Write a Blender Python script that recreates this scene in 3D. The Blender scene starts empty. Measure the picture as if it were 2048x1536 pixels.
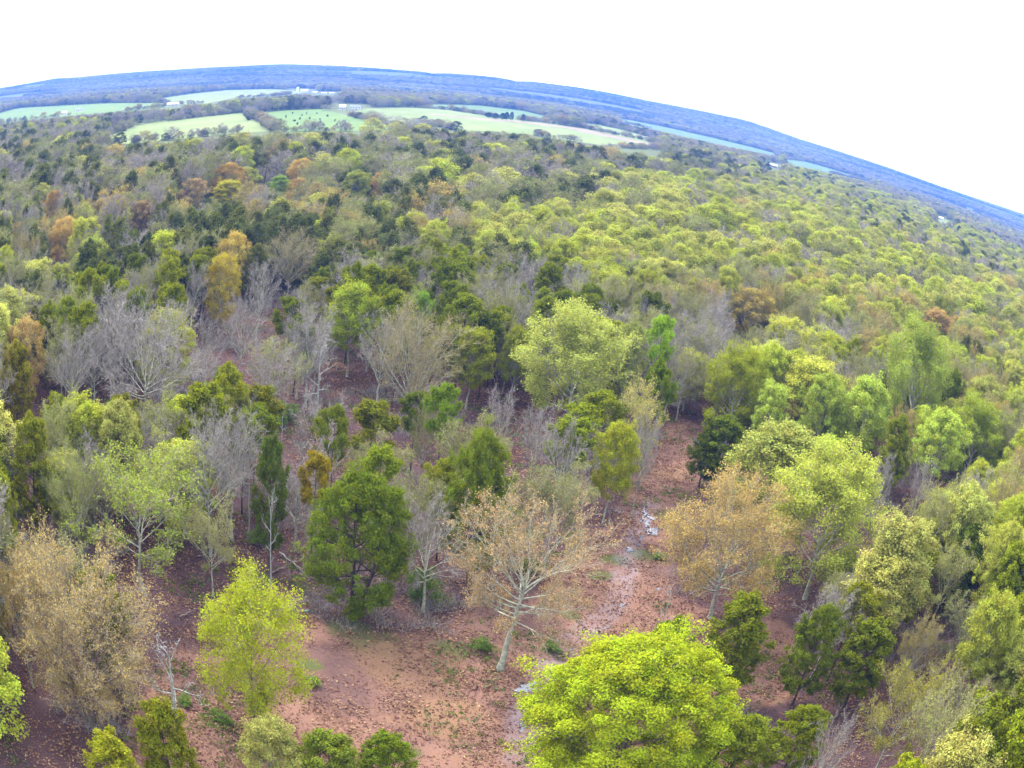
import bpy, math, random
import numpy as np
from mathutils import Matrix, Vector

# ------------------------------------------------------------------ camera, light, exposure
scene = bpy.context.scene
col = scene.collection
CAM_H = 50.0
PITCH, ROLL = math.radians(15.03), math.radians(8.10)
FOC, K3 = 2403.0, 1.19                     # lens: theta = r/FOC + K3*(r/FOC)^3, r in pixels of a 2048 px wide frame

u_ = np.array([math.sin(ROLL)*math.cos(PITCH), math.cos(ROLL)*math.cos(PITCH), math.sin(PITCH)])
f_ = np.array([0, 0, -1.0]); Y_ = f_ - u_*(f_ @ u_); Y_ /= np.linalg.norm(Y_); X_ = np.cross(Y_, u_)
MW = np.array([X_, Y_, u_])                # camera axes -> world axes

cd = bpy.data.cameras.new('camera'); cam = bpy.data.objects.new('camera', cd); col.objects.link(cam)
m4 = Matrix.Identity(4)
for i in range(3):
    for j in range(3): m4[i][j] = MW[i, j]
m4[2][3] = CAM_H
cam.matrix_world = m4
cd.type = 'PANO'; cd.panorama_type = 'FISHEYE_LENS_POLYNOMIAL'
cd.sensor_fit = 'HORIZONTAL'; cd.sensor_width = 36.0; cd.sensor_height = 27.0
fmm = FOC*36.0/2048.0
cd.fisheye_fov = math.radians(170)
cd.fisheye_polynomial_k0 = 0.0; cd.fisheye_polynomial_k1 = -1.0/fmm; cd.fisheye_polynomial_k2 = 0.0
cd.fisheye_polynomial_k3 = -K3/fmm**3; cd.fisheye_polynomial_k4 = 0.0
cd.clip_start = 0.5; cd.clip_end = 40000
scene.camera = cam

SUN_EL, SUN_AZ = math.radians(48), math.radians(-35)      # azimuth from +Y towards +X
w = bpy.data.worlds.new('World'); scene.world = w; w.use_nodes = True
nt = w.node_tree; nt.nodes.clear()
sky = nt.nodes.new('ShaderNodeTexSky'); sky.sky_type = 'NISHITA'; sky.sun_disc = False
sky.sun_elevation = SUN_EL; sky.sun_rotation = SUN_AZ
sky.dust_density = 4.0; sky.air_density = 1.0; sky.ozone_density = 1.0
ADD_SKY, CLOUD = 0.07, 0.62
bg1 = nt.nodes.new('ShaderNodeBackground'); bg1.inputs[1].default_value = ADD_SKY
bg2 = nt.nodes.new('ShaderNodeBackground'); bg2.inputs[0].default_value = (0.98, 0.99, 1.0, 1); bg2.inputs[1].default_value = CLOUD
add = nt.nodes.new('ShaderNodeAddShader'); outw = nt.nodes.new('ShaderNodeOutputWorld')
nt.links.new(sky.outputs[0], bg1.inputs[0]); nt.links.new(bg1.outputs[0], add.inputs[0]); nt.links.new(bg2.outputs[0], add.inputs[1])
nt.links.new(add.outputs[0], outw.inputs[0])

sd = bpy.data.lights.new('sun', 'SUN'); sd.energy = 1.4; sd.angle = math.radians(14); sd.color = (1.0, 0.95, 0.86)
sun = bpy.data.objects.new('sun', sd); col.objects.link(sun)
sdir = Vector((math.sin(SUN_AZ)*math.cos(SUN_EL), math.cos(SUN_AZ)*math.cos(SUN_EL), math.sin(SUN_EL)))
sun.rotation_euler = sdir.to_track_quat('Z', 'Y').to_euler()

scene.view_settings.view_transform = 'Standard'; scene.view_settings.look = 'None'
scene.view_settings.exposure = 2.5; scene.view_settings.gamma = 1.0
scene.render.filter_size = 2.0
scene.cycles.use_denoising = True
scene.cycles.max_bounces = 6; scene.cycles.diffuse_bounces = 3; scene.cycles.volume_bounces = 1
scene.cycles.transparent_max_bounces = 4

# ------------------------------------------------------------------ lens mapping (to find where things stand on the ground)
def ray(px, py):
    dx, dy = px-1024.0, py-768.0; r = math.hypot(dx, dy)+1e-9; t = r/FOC+K3*(r/FOC)**3
    return MW @ np.array([dx*math.sin(t)/r, -dy*math.sin(t)/r, -math.cos(t)])
def ground(px, py, z=0.0):
    d = ray(px, py); k = (z-CAM_H)/d[2]
    return np.array([d[0]*k, d[1]*k])
_r = np.linspace(0, 3200, 4000); _t = _r/FOC+K3*(_r/FOC)**3
def project(P):
    v = (np.asarray(P, float)-np.array([0, 0, CAM_H])) @ MW      # world -> camera (MW rows are world axes in camera space)
    n = np.linalg.norm(v, axis=-1); s = np.hypot(v[..., 0], v[..., 1])+1e-12
    th = np.arctan2(s, -v[..., 2]); r = np.interp(th, _t, _r)
    return np.stack([1024+v[..., 0]/s*r, 768-v[..., 1]/s*r], -1), n
def inpoly(q, poly):
    x, y = q[:, 0], q[:, 1]; c = np.zeros(len(q), bool); n = len(poly)
    for i in range(n):
        x1, y1 = poly[i]; x2, y2 = poly[(i+1) % n]
        if y1 == y2: continue
        c ^= ((y1 > y) != (y2 > y)) & (x < (x2-x1)*(y-y1)/(y2-y1)+x1)
    return c

# ------------------------------------------------------------------ materials
def mat(name, rough=0.9):
    m = bpy.data.materials.new(name); m.use_nodes = True
    n = m.node_tree; b = n.nodes['Principled BSDF']; b.inputs['Roughness'].default_value = rough
    b.inputs['Specular IOR Level'].default_value = 0.15
    return m, n, b
def N(n, t, **kw):
    x = n.nodes.new(t)
    for k, v in kw.items(): setattr(x, k, v)
    return x
def mixc(n, a, b, fac, mode='MIX'):
    x = N(n, 'ShaderNodeMix', data_type='RGBA', blend_type=mode)
    for s, v in ((x.inputs[6], a), (x.inputs[7], b), (x.inputs[0], fac)):
        if hasattr(v, 'links') or hasattr(v, 'is_linked'): n.links.new(v, s)
        else: s.default_value = (*v, 1) if isinstance(v, tuple) else v
    return x.outputs[2]
def noise(n, scale, detail=4, rough=.6, vec=None, dist=0.0):
    x = N(n, 'ShaderNodeTexNoise'); x.inputs['Scale'].default_value = scale; x.inputs['Detail'].default_value = detail
    x.inputs['Roughness'].default_value = rough; x.inputs['Distortion'].default_value = dist
    if vec is not None: n.links.new(vec, x.inputs['Vector'])
    return x.outputs[0]
def ramp(n, fac, lo, hi):
    x = N(n, 'ShaderNodeMapRange'); x.interpolation_type = 'SMOOTHSTEP'
    n.links.new(fac, x.inputs[0]); x.inputs[1].default_value = lo; x.inputs[2].default_value = hi
    return x.outputs[0]
def math_(n, op, a, b=0.0):
    x = N(n, 'ShaderNodeMath', operation=op)
    for s, v in ((x.inputs[0], a), (x.inputs[1], b)):
        if hasattr(v, 'is_linked'): n.links.new(v, s)
        else: s.default_value = v
    return x.outputs[0]

def leaf_material(colour=None):
    m = bpy.data.materials.new('leaf'); m.use_nodes = True; n = m.node_tree; n.nodes.clear()
    oi = N(n, 'ShaderNodeObjectInfo'); at = N(n, 'ShaderNodeAttribute', attribute_name='v')
    hs = N(n, 'ShaderNodeHueSaturation')
    if colour is None: n.links.new(oi.outputs['Color'], hs.inputs['Color'])
    else: hs.inputs['Color'].default_value = (*colour, 1)
    h = math_(n, 'MULTIPLY_ADD', at.outputs['Fac'], 0.055); h.node.inputs[2].default_value = 0.4725
    n.links.new(h, hs.inputs['Hue'])
    v = math_(n, 'MULTIPLY_ADD', at.outputs['Fac'], 0.7); v.node.inputs[2].default_value = 0.62
    r2 = math_(n, 'MULTIPLY_ADD', oi.outputs['Random'], 0.3); r2.node.inputs[2].default_value = 0.85
    n.links.new(math_(n, 'MULTIPLY', v, r2), hs.inputs['Value'])
    d = N(n, 'ShaderNodeBsdfDiffuse'); t = N(n, 'ShaderNodeBsdfTranslucent'); ms = N(n, 'ShaderNodeMixShader'); o = N(n, 'ShaderNodeOutputMaterial')
    ms.inputs[0].default_value = 0.3
    n.links.new(hs.outputs[0], d.inputs[0]); n.links.new(hs.outputs[0], t.inputs[0])
    n.links.new(d.outputs[0], ms.inputs[1]); n.links.new(t.outputs[0], ms.inputs[2]); n.links.new(ms.outputs[0], o.inputs[0])
    return m
M = {'leaf': leaf_material()}
def leaf_of(c):
    k = 'leaf_%.3f_%.3f_%.3f' % c
    if k not in M: M[k] = leaf_material(c)
    return k
def bark(name, c1, c2, scale=3.0):
    m, n, b = mat(name)
    tc = N(n, 'ShaderNodeTexCoord')
    f = ramp(n, noise(n, scale, 5, .65, tc.outputs['Object']), .35, .65)
    n.links.new(mixc(n, c1, c2, f), b.inputs['Base Color'])
    bp = N(n, 'ShaderNodeBump'); bp.inputs['Strength'].default_value = .5; n.links.new(f, bp.inputs['Height']); n.links.new(bp.outputs[0], b.inputs['Normal'])
    M[name] = m
bark('bark_dark', (.030, .022, .022), (.075, .055, .05))
bark('bark_brown', (.07, .05, .045), (.16, .125, .10))
bark('bark_lichen', (.15, .145, .11), (.32, .33, .25))
bark('bark_white', (.16, .16, .14), (.27, .28, .25))
bark('bark_pale', (.17, .17, .13), (.31, .32, .245))
bark('twig_mauve', (.145, .128, .118), (.25, .222, .205))
bark('twig_olive', (.16, .135, .08), (.25, .21, .13))
bark('twig_white', (.20, .195, .185), (.31, .305, .295))

def ground_material():
    m, n, b = mat('leaf_litter_ground', 1.0)
    geo = N(n, 'ShaderNodeNewGeometry'); p = geo.outputs['Position']
    big = noise(n, .055, 5, .6, p); mid = noise(n, .35, 6, .65, p); fine = noise(n, 1.9, 8, .78, p); vf = noise(n, 4.2, 5, .85, p)
    c = mixc(n, (.105, .057, .046), (.185, .098, .070), ramp(n, big, .38, .60))
    c = mixc(n, c, (.185, .100, .056), math_(n, 'MULTIPLY', ramp(n, mid, .52, .72), .7))
    c = mixc(n, c, (.055, .028, .034), math_(n, 'MULTIPLY', ramp(n, fine, .56, .74), .8))
    c = mixc(n, c, (.25, .145, .10), math_(n, 'MULTIPLY', ramp(n, vf, .52, .68), .55))
    for nm, colr in (('dark', (.058, .032, .034)), ('grass', (.062, .078, .018)), ('track', (.20, .175, .205)), ('tan', (.19, .105, .06))):  # dark: tree shade painted into the litter colour, plus some dark patches
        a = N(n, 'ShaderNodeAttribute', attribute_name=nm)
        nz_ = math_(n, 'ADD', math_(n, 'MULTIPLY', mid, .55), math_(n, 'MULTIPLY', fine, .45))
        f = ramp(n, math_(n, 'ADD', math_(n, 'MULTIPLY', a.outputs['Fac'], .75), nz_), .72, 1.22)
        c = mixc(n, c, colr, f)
    c = mixc(n, c, (.84, .86, .88), 1.0, 'MULTIPLY')
    n.links.new(c, b.inputs['Base Color'])
    bp = N(n, 'ShaderNodeBump'); bp.inputs['Strength'].default_value = .6; bp.inputs['Distance'].default_value = .25
    n.links.new(math_(n, 'ADD', fine, vf), bp.inputs['Height']); n.links.new(bp.outputs[0], b.inputs['Normal'])
    return m
M['ground'] = ground_material()
def field_material(name, a, bcol, s=.02):
    m, n, b = mat(name, 1.0)
    geo = N(n, 'ShaderNodeNewGeometry'); p = geo.outputs['Position']
    mp = N(n, 'ShaderNodeMapping'); mp.inputs['Scale'].default_value = (1.0, .35, 1.0); n.links.new(p, mp.inputs[0])
    c = mixc(n, a, bcol, ramp(n, noise(n, s, 7, .65, mp.outputs[0]), .35, .65))
    c = mixc(n, c, tuple(x*.72 for x in a), math_(n, 'MULTIPLY', ramp(n, noise(n, s*9, 5, .7, p), .5, .8), .6))
    n.links.new(c, b.inputs['Base Color']); M[name] = m
field_material('field_pale', (.078, .112, .024), (.112, .138, .042))
field_material('field_green', (.052, .100, .014), (.070, .118, .020))
field_material('field_teal', (.044, .088, .022), (.062, .106, .032))
field_material('field_tan', (.12, .096, .062), (.16, .128, .085))
def plain(name, c, rough=.6, var=.12):
    m, n, b = mat(name, rough)
    geo = N(n, 'ShaderNodeTexCoord')
    n.links.new(mixc(n, c, tuple(x*(1-var*2) for x in c), noise(n, 1.5, 4, .6, geo.outputs['Object'])), b.inputs['Base Color']); M[name] = m
plain('white_paint', (.62, .62, .60)); plain('metal_white', (.50, .53, .58), .4); plain('slate_roof', (.13, .16, .24)); plain('window_glass', (.05, .07, .10), .15)
plain('door_brown', (.10, .06, .04)); plain('gravel', (.45, .42, .40), 1.0); plain('cattle_dark', (.03, .025, .02)); plain('post_wood', (.20, .17, .14)); plain('pole_dark', (.05, .045, .05))
m, n, b = mat('wet_puddle', .08); b.inputs['Base Color'].default_value = (.075, .08, .105, 1); b.inputs['Specular IOR Level'].default_value = .25; M['puddle'] = m

# ------------------------------------------------------------------ mesh helpers
def mesh_from(name, V, F, mats, midx=None, attr=None, smooth=False):
    """V (n,3); F list of int arrays of equal-width faces"""
    me = bpy.data.meshes.new(name); V = np.asarray(V, np.float32)
    me.vertices.add(len(V)); me.vertices.foreach_set('co', V.ravel())
    tot = np.concatenate([np.full(len(f), f.shape[1], np.int32) for f in F]); loops = np.concatenate([f.ravel() for f in F]).astype(np.int32)
    me.loops.add(len(loops)); me.loops.foreach_set('vertex_index', loops)
    me.polygons.add(len(tot)); st = np.concatenate([[0], np.cumsum(tot)[:-1]]).astype(np.int32)
    me.polygons.foreach_set('loop_start', st)
    try: me.polygons.foreach_set('loop_total', tot)
    except Exception: pass
    for m in mats: me.materials.append(M[m])
    if midx is not None: me.polygons.foreach_set('material_index', np.asarray(midx, np.int32))
    me.polygons.foreach_set('use_smooth', np.full(len(tot), smooth))
    if attr is not None:
        for k, a in attr.items():
            at = me.attributes.new(k, 'FLOAT', 'POINT'); at.data.foreach_set('value', np.asarray(a, np.float32))
    me.update(calc_edges=True)
    return me
def obj(name, me, parent=None, loc=None, **props):
    o = bpy.data.objects.new(name, me); col.objects.link(o)
    if parent is not None: o.parent = parent
    if loc is not None: o.location = loc
    for k, v in props.items(): o[k] = v
    return o

class Acc:
    def __init__(s): s.V = []; s.F3 = []; s.F4 = []; s.m3 = []; s.m4 = []; s.v = []; s.n = 0
    def add(s, V, F, m, v=None):
        V = np.asarray(V).reshape(-1, 3); F = np.asarray(F)
        s.V.append(V); s.v.append(np.zeros(len(V)) if v is None else v)
        (s.F3 if F.shape[1] == 3 else s.F4).append(F+s.n); (s.m3 if F.shape[1] == 3 else s.m4).append(np.full(len(F), m)); s.n += len(V)
    def mesh(s, name, mats, smooth=False):
        F = []; mi = []
        if s.F3: F.append(np.concatenate(s.F3)); mi.append(np.concatenate(s.m3))
        if s.F4: F.append(np.concatenate(s.F4)); mi.append(np.concatenate(s.m4))
        return mesh_from(name, np.concatenate(s.V), F, mats, np.concatenate(mi), {'v': np.concatenate(s.v)}, smooth)
def nrm(a): return a/(np.linalg.norm(a, axis=-1, keepdims=True)+1e-9)
def tubes(acc, P, R, sides, m):
    """P (n,k,3), R (n,k)"""
    n_, k, _ = P.shape
    T = nrm(np.gradient(P, axis=1)); ref = np.where(np.abs(T[..., 2:3]) > .9, np.array([1., 0, 0]), np.array([0, 0, 1.]))
    A = nrm(np.cross(T, ref)); B = np.cross(T, A)
    an = np.arange(sides)*2*math.pi/sides
    V = P[:, :, None, :]+R[:, :, None, None]*(np.cos(an)[None, None, :, None]*A[:, :, None, :]+np.sin(an)[None, None, :, None]*B[:, :, None, :])
    i = np.arange(n_)[:, None, None]*k*sides; j = np.arange(k-1)[None, :, None]*sides; s_ = np.arange(sides)[None, None, :]
    a = i+j+s_; b2 = i+j+(s_+1) % sides
    F = np.stack([a, b2, b2+sides, a+sides], -1).reshape(-1, 4)
    acc.add(V, F, m)
def blades(acc, P0, P1, wd, m, rng):
    """one slim triangle per twig"""
    d = nrm(P1-P0); A = nrm(np.cross(d, rng.normal(size=d.shape)))
    V = np.stack([P0-A*wd, P0+A*wd, P1], 1); F = np.arange(len(P0)*3).reshape(-1, 3)
    acc.add(V, F, m)
def leaves(acc, C, size, rng, normal=None, m=0, vv=None):
    n_ = len(C); nn = rng.normal(size=(n_, 3))
    if normal is not None: nn = nn*.55+normal
    nn = nrm(nn); A = nrm(np.cross(nn, rng.normal(size=(n_, 3)))); B = np.cross(nn, A)
    s = size*rng.uniform(.6, 1.35, (n_, 1))
    V = np.stack([C-A*s*.55, C-B*s*.38+nn*s*.12, C+A*s*.55, C+B*s*.38+nn*s*.12], 1)
    v = rng.uniform(0, 1, n_) if vv is None else np.clip(vv*.5+rng.uniform(0, .5, n_), 0, 1)
    acc.add(V, np.arange(n_*4).reshape(-1, 4), m, np.repeat(v, 4))
def spawn(rng, P, R, nc, t0, t1, ang, lenf, up, k=4, wob=.12, taper=.55, fall=.55):
    n_, kp, _ = P.shape
    t = t0+(t1-t0)*(np.arange(nc)[None, :]+rng.uniform(0, 1, (n_, nc)))/nc
    x = t*(kp-1); i = np.clip(x.astype(int), 0, kp-2); f = (x-i)[..., None]
    I = np.arange(n_)[:, None]
    A, B = P[I, i], P[I, i+1]; p = A+(B-A)*f; tan = nrm(B-A)
    r = (R[I, i]*(1-f[..., 0])+R[I, i+1]*f[..., 0])
    L = np.linalg.norm(np.diff(P, axis=1), axis=2).sum(1)[:, None]*lenf*(1-fall*t)*rng.uniform(.6, 1.25, (n_, nc))
    perp = nrm(np.cross(tan, rng.normal(size=tan.shape)))
    a = ang*rng.uniform(.7, 1.25, (n_, nc, 1))
    d = np.cos(a)*tan+np.sin(a)*perp; d[..., 2] += up; d = nrm(d)
    p, d, L, r = p.reshape(-1, 3), d.reshape(-1, 3), L.reshape(-1, 1), r.reshape(-1)
    out = [p]; q = p
    for _ in range(k-1):
        d = d+rng.normal(size=d.shape)*wob; d[:, 2] += up*.25; d = nrm(d); q = q+d*L/(k-1); out.append(q)
    Q = np.stack(out, 1); RR = (r*taper)[:, None]*np.linspace(1, .25, k)[None, :]
    return Q, RR

def tree(seed, H=15., W=11., base=.3, fork=.45, shape='round', nl=12, e0=20, e1=75, sub=7, sub2=5, tw=0, tww=.02, twl=1.0,
         leaf=0, lsize=.2, lspread=.35, puff=0, puffr=.8, pn=1.0, r0=.22, lean=(0, 0), up=.12, barkm='bark_lichen', twig='twig_mauve',
         wob=.12, bend=.35, stems=1, sides=7, dead=False, limb_r=.5, lod=False, flat=0.0, dome=0, domen=60, domer=.8):
    """one tree grown from trunk to limbs, branches, twigs and leaves; returns (trunk mesh, crown mesh or None)"""
    rng = np.random.default_rng(seed)
    at = Acc(); ac = Acc()
    def env(t):
        t = np.clip(t, 0, 1)
        if shape == 'cone': return (1-t)**.75*min(1, .35+t*4)+.04
        if shape == 'egg': c = .38
        elif shape == 'fan': c = .68
        else: c = .5
        q = (t-c)/(1-c) if t > c else (c-t)/c
        return math.sqrt(max(0, 1-q*q))
    zc = base*H
    ends = []
    allL, allR = [], []
    for s in range(stems):
        off = rng.normal(size=2)*(.25 if s else 0)
        k = 9; z = np.linspace(0, 1, k)
        top = H*(fork if fork < 1 else .97)
        ax = off[0]*z*W*.8+lean[0]*z*top+np.cumsum(rng.normal(size=k))*H*.006; ay = off[1]*z*W*.8+lean[1]*z*top+np.cumsum(rng.normal(size=k))*H*.006
        ax -= ax[0]; ay -= ay[0]
        T = np.stack([ax+off[0]*.6*s, ay+off[1]*.6*s, z*top-.15], 1)
        rr = r0*(1-.72*z)*(1-.15*(s > 0)); rr[0] *= 1.45
        if fork >= 1: rr = r0*(1-.93*z); rr[0] *= 1.3
        tubes(at, T[None], rr[None], sides, 0)
        for i in range(nl):
            f = (i+rng.uniform(.1, .9))/nl
            if fork < 1: h0 = (base*.9+(fork-base*.9)*min(1, f*1.25))*H; h0 = min(h0, top*.995)
            else: h0 = (base+(0.97-base)*f**.9)*H
            x = h0/top*(k-1); ii = min(int(x), k-2); p = T[ii]+(T[ii+1]-T[ii])*(x-ii)
            rb = np.interp(h0/top, z, rr)
            phi = i*2.39996+rng.uniform(-.5, .5)
            e = math.radians(e0+(e1-e0)*f**1.1+rng.uniform(-8, 8))
            d = np.array([math.cos(phi)*math.cos(e), math.sin(phi)*math.cos(e), math.sin(e)])
            q = p.copy(); L = 0; c0 = np.array([lean[0]*top, lean[1]*top])
            dd = d.copy()
            while L < 2*H:
                dd2 = dd.copy(); dd2[2] += bend*.25*L/H*4; dd2 /= np.linalg.norm(dd2)
                q = q+dd2*.3; L += .3
                t = (q[2]-zc)/(H-zc); R_ = env(t)*W/2
                if q[2] > H*.99 or (t > .02 and np.hypot(*(q[:2]-c0)) > R_) or (t <= .02 and np.hypot(*(q[:2]-c0)) > W*.42): break
            L *= rng.uniform(.78, 1.06)
            if dead: L *= rng.uniform(.5, 1.0)
            n_ = 7; pts = [p]; q = p.copy(); dd = d.copy()
            for j in range(n_-1):
                dd = dd+rng.normal(size=3)*wob*.8; dd[2] += bend*.22*(1-flat); dd /= np.linalg.norm(dd); q = q+dd*L/(n_-1); pts.append(q.copy())
            allL.append(np.array(pts)); rl = min(rb*.75, max(.03, limb_r*r0*(.35+.65*L/(W*.6))))
            allR.append(rl*np.linspace(1, .2, n_))
    P1, R1 = np.array(allL), np.array(allR)
    tubes(at, P1, R1, 4, 0)
    P2, R2 = spawn(rng, P1, R1, sub, .25, 1.0, math.radians(42), .55, up, 5, wob, .6)
    tubes(at if not lod else at, P2, np.maximum(R2, .012), 3, 0)
    if leaf == 0 and tw == 0: return at, None, P2
    if sub2:
        P3, R3 = spawn(rng, P2, R2, sub2, .2, 1.0, math.radians(40), .6, up, 4, wob*1.3, .6)
        if not lod: tubes(ac, P3, np.maximum(R3, .010), 3, 1)
        else: blades(ac, P3[:, 0], P3[:, -1], .03, 1, rng)
    else: P3, R3 = P2, R2
    tips = P3
    if tw:
        n3 = len(P3); t = rng.uniform(.15, 1, (n3, tw)); x = t*(P3.shape[1]-1); i = np.clip(x.astype(int), 0, P3.shape[1]-2); f = (x-i)[..., None]; I = np.arange(n3)[:, None]
        A, B = P3[I, i], P3[I, i+1]; p = (A+(B-A)*f).reshape(-1, 3); tan = nrm(B-A).reshape(-1, 3)
        d = nrm(tan+rng.normal(size=p.shape)*.55+np.array([0, 0, up*1.2])); l = twl*rng.uniform(.35, 1.1, (len(p), 1))
        blades(ac, p, p+d*l, tww, 1, rng)
        tips = np.stack([p, p+d*l*.5, p+d*l], 1)
    if leaf:
        idx = rng.integers(0, len(tips), leaf); t = rng.uniform(.35, 1.05, (leaf, 1)); j = np.minimum((t[:, 0]*(tips.shape[1]-1)).astype(int), tips.shape[1]-2)
        A, B = tips[idx, j], tips[idx, j+1]; c = A+(B-A)*(t*(tips.shape[1]-1)-j[:, None])
        C = c+rng.normal(size=c.shape)*lspread
        vv = np.random.default_rng(seed+5).uniform(0, 1, len(tips))[idx]
        leaves(ac, C, lsize, rng, np.array([0, 0, .35]), 0, vv)
    if puff:
        # dense rounded sprays: leaves on the outer side of puffs round the branch ends
        E = P2[:, -1]; E = np.concatenate([E, P2[:, -2], P1[:, -1]]); ctr = np.array([lean[0]*H*.5, lean[1]*H*.5, zc+(H-zc)*.42])
        if puff < len(E)*6: pass
        idx = rng.integers(0, len(E), puff); pr = rng.uniform(.55, 1.15, len(E))[idx][:, None]*puffr
        d = nrm(rng.normal(size=(puff, 3))+nrm(E[idx]-ctr)*.75+np.array([0, 0, .35])); C = E[idx]+d*pr*rng.uniform(.55, 1.05, (puff, 1))*np.array([1, 1, .8])
        vv = rng.uniform(0, 1, len(E))[idx]
        leaves(ac, C, lsize*pn, rng, d*.9+np.array([0, 0, .3]), 0, vv)
    if dome:
        # sprays that round off the crown
        t = rng.uniform(.05, 1.0, domen)**.85; ph = np.arange(domen)*2.39996+rng.uniform(-.3, .3, domen)
        rad = np.array([env(x) for x in t])*W/2*rng.uniform(.62, .95, domen); zz = zc+(H-zc)*t*.97
        E = np.stack([np.cos(ph)*rad+lean[0]*zz, np.sin(ph)*rad+lean[1]*zz, zz], 1); ctr = np.array([lean[0]*H*.5, lean[1]*H*.5, zc+(H-zc)*.35])
        idx = rng.integers(0, domen, dome); pr = rng.uniform(.6, 1.3, domen)[idx][:, None]*domer
        d = nrm(rng.normal(size=(dome, 3))+nrm(E[idx]-ctr)*.7+np.array([0, 0, .3])); C = E[idx]+d*pr*rng.uniform(.35, 1.05, (dome, 1))*np.array([1, 1, .85])
        leaves(ac, C, lsize, rng, d*.7+np.array([0, 0, .3]), 0, rng.uniform(0, 1, domen)[idx])
    return at, ac, P2

def foliage(c):
    m_ = max(c); return (1.06*m_*(c[0]/m_)**.72, 1.06*m_*(c[1]/m_)**.72, c[2]*.72)
def proto(name, seed, **kw):
    bm, tm = kw.get('barkm', 'bark_lichen'), kw.get('twig', 'twig_mauve')
    at, ac, _ = tree(seed, **kw)
    tr = at.mesh(name+'_trunk', [bm], smooth=True)
    cr = ac.mesh(name+'_crown', ['leaf', tm]) if ac is not None else None
    return dict(H=kw.get('H', 15.), W=kw.get('W', 11.), trunk=tr, crown=cr)
def lodproto(name, seed, colour, **kw):
    bm, tm = kw.get('barkm', 'bark_lichen'), kw.get('twig', 'twig_mauve')
    at, ac, _ = tree(seed, lod=True, sides=4, **kw)
    # one mesh: crown slots 0,1; trunk slot 2
    A = Acc()
    A.V = ac.V+at.V; A.v = ac.v+at.v
    off = ac.n
    A.F3 = ac.F3+[f+off for f in at.F3]; A.m3 = ac.m3+[m_+2 for m_ in at.m3]
    A.F4 = ac.F4+[f+off for f in at.F4]; A.m4 = ac.m4+[m_+2 for m_ in at.m4]; A.n = ac.n+at.n
    return dict(H=kw.get('H', 15.), W=kw.get('W', 11.), mesh=A.mesh(name, [leaf_of(foliage(colour)), tm, bm]), colour=colour)

# ------------------------------------------------------------------ tree kinds (near meshes)
K = {}
K['cedar'] = [proto('cedar', 11+i, H=11, W=[6.0, 5.2, 6.8][i], base=.14, fork=1, shape='egg', nl=30, e0=5, e1=60, sub=6, sub2=3, leaf=11000, lsize=.20, lspread=.16, puff=5000, puffr=.55, dome=7000, domen=70, domer=.6, r0=.16, barkm='bark_dark', twig='bark_dark', up=.05, bend=.15) for i in range(3)]
K['tallcedar'] = [proto('tall_cedar', 31+i, H=12, W=[4.6, 5.2, 4.2][i], base=.56, fork=1, shape='round', nl=16, e0=0, e1=60, sub=6, sub2=3, leaf=8500, lsize=.20, lspread=.20, puff=2500, puffr=.5, r0=.13, barkm='bark_dark', twig='bark_dark', up=.08, bend=.1, lean=[(0, 0), (.03, .02), (-.04, 0)][i]) for i in range(3)]
K['bare'] = [proto('bare', 51+i, H=15, W=[11, 9, 12][i], base=.32, fork=.5, nl=15, e0=18, e1=75, sub=9, sub2=6, tw=5, tww=.018, twl=.9, r0=.26, limb_r=.62, barkm='bark_lichen', shape=['round', 'egg', 'fan'][i]) for i in range(3)]
K['palebud'] = [proto('pale_bud', 71+i, H=15, W=[11, 10][i], base=.3, fork=.5, nl=14, e0=18, e1=75, sub=9, sub2=6, tw=4, tww=.016, twl=.9, leaf=[7000, 10000][i], lsize=.17, lspread=.12, r0=.2, twig='twig_olive') for i in range(2)]
K['tanbud'] = [proto('tan_bud', 91+i, H=15, W=[12, 10][i], base=.22, fork=.5, nl=16, e0=14, e1=75, sub=9, sub2=6, tw=5, tww=.018, twl=.9, leaf=[15000, 12000][i], lsize=.15, lspread=.12, r0=.22, twig='twig_olive') for i in range(2)]
K['poplar'] = [proto('poplar', 111+i, H=16, W=[9, 8, 10][i], base=.28, fork=.62, shape='egg', nl=18, e0=25, e1=82, sub=8, sub2=4, leaf=9000, lsize=.21, lspread=.30, puff=8000, puffr=.75, dome=12000, domen=75, domer=1.0, r0=.2, barkm='bark_lichen', twig='twig_olive') for i in range(3)]
K['dense'] = [proto('dense', 131, H=14, W=13.5, base=.04, fork=.6, shape='egg', nl=40, e0=-5, e1=80, sub=8, sub2=4, leaf=16000, lsize=.14, lspread=.25, puff=30000, puffr=.7, dome=150000, domen=300, domer=.85, r0=.24, barkm='bark_brown', twig='twig_olive')]
K['budcrown'] = [proto('bud_crown', 161+i, H=15, W=[12, 10][i], base=.15, fork=.5, nl=14, e0=14, e1=75, sub=7, sub2=5, tw=3, tww=.02, twl=.9, leaf=6000, lsize=.2, lspread=.2, dome=17000, domen=90, domer=1.1, r0=.22, twig='twig_olive') for i in range(2)]
K['snag'] = [proto('snag', 151+i, H=10, W=[5, 7, 6][i], base=.3, fork=.8, nl=[8, 7, 10][i], e0=15, e1=65, sub=5, sub2=2, tw=1, tww=.03, twl=.5, r0=.2, barkm='bark_white', twig='twig_white', dead=True, wob=.2, limb_r=.8) for i in range(3)]
K['shrub'] = [proto('shrub', 171+i, H=3, W=3, base=.02, fork=.4, nl=9, e0=20, e1=75, sub=5, sub2=3, leaf=1600, lsize=.18, lspread=.2, puff=800, puffr=.35, r0=.05, barkm='bark_brown', twig='twig_olive', stems=2, sides=5) for i in range(2)]
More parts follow.
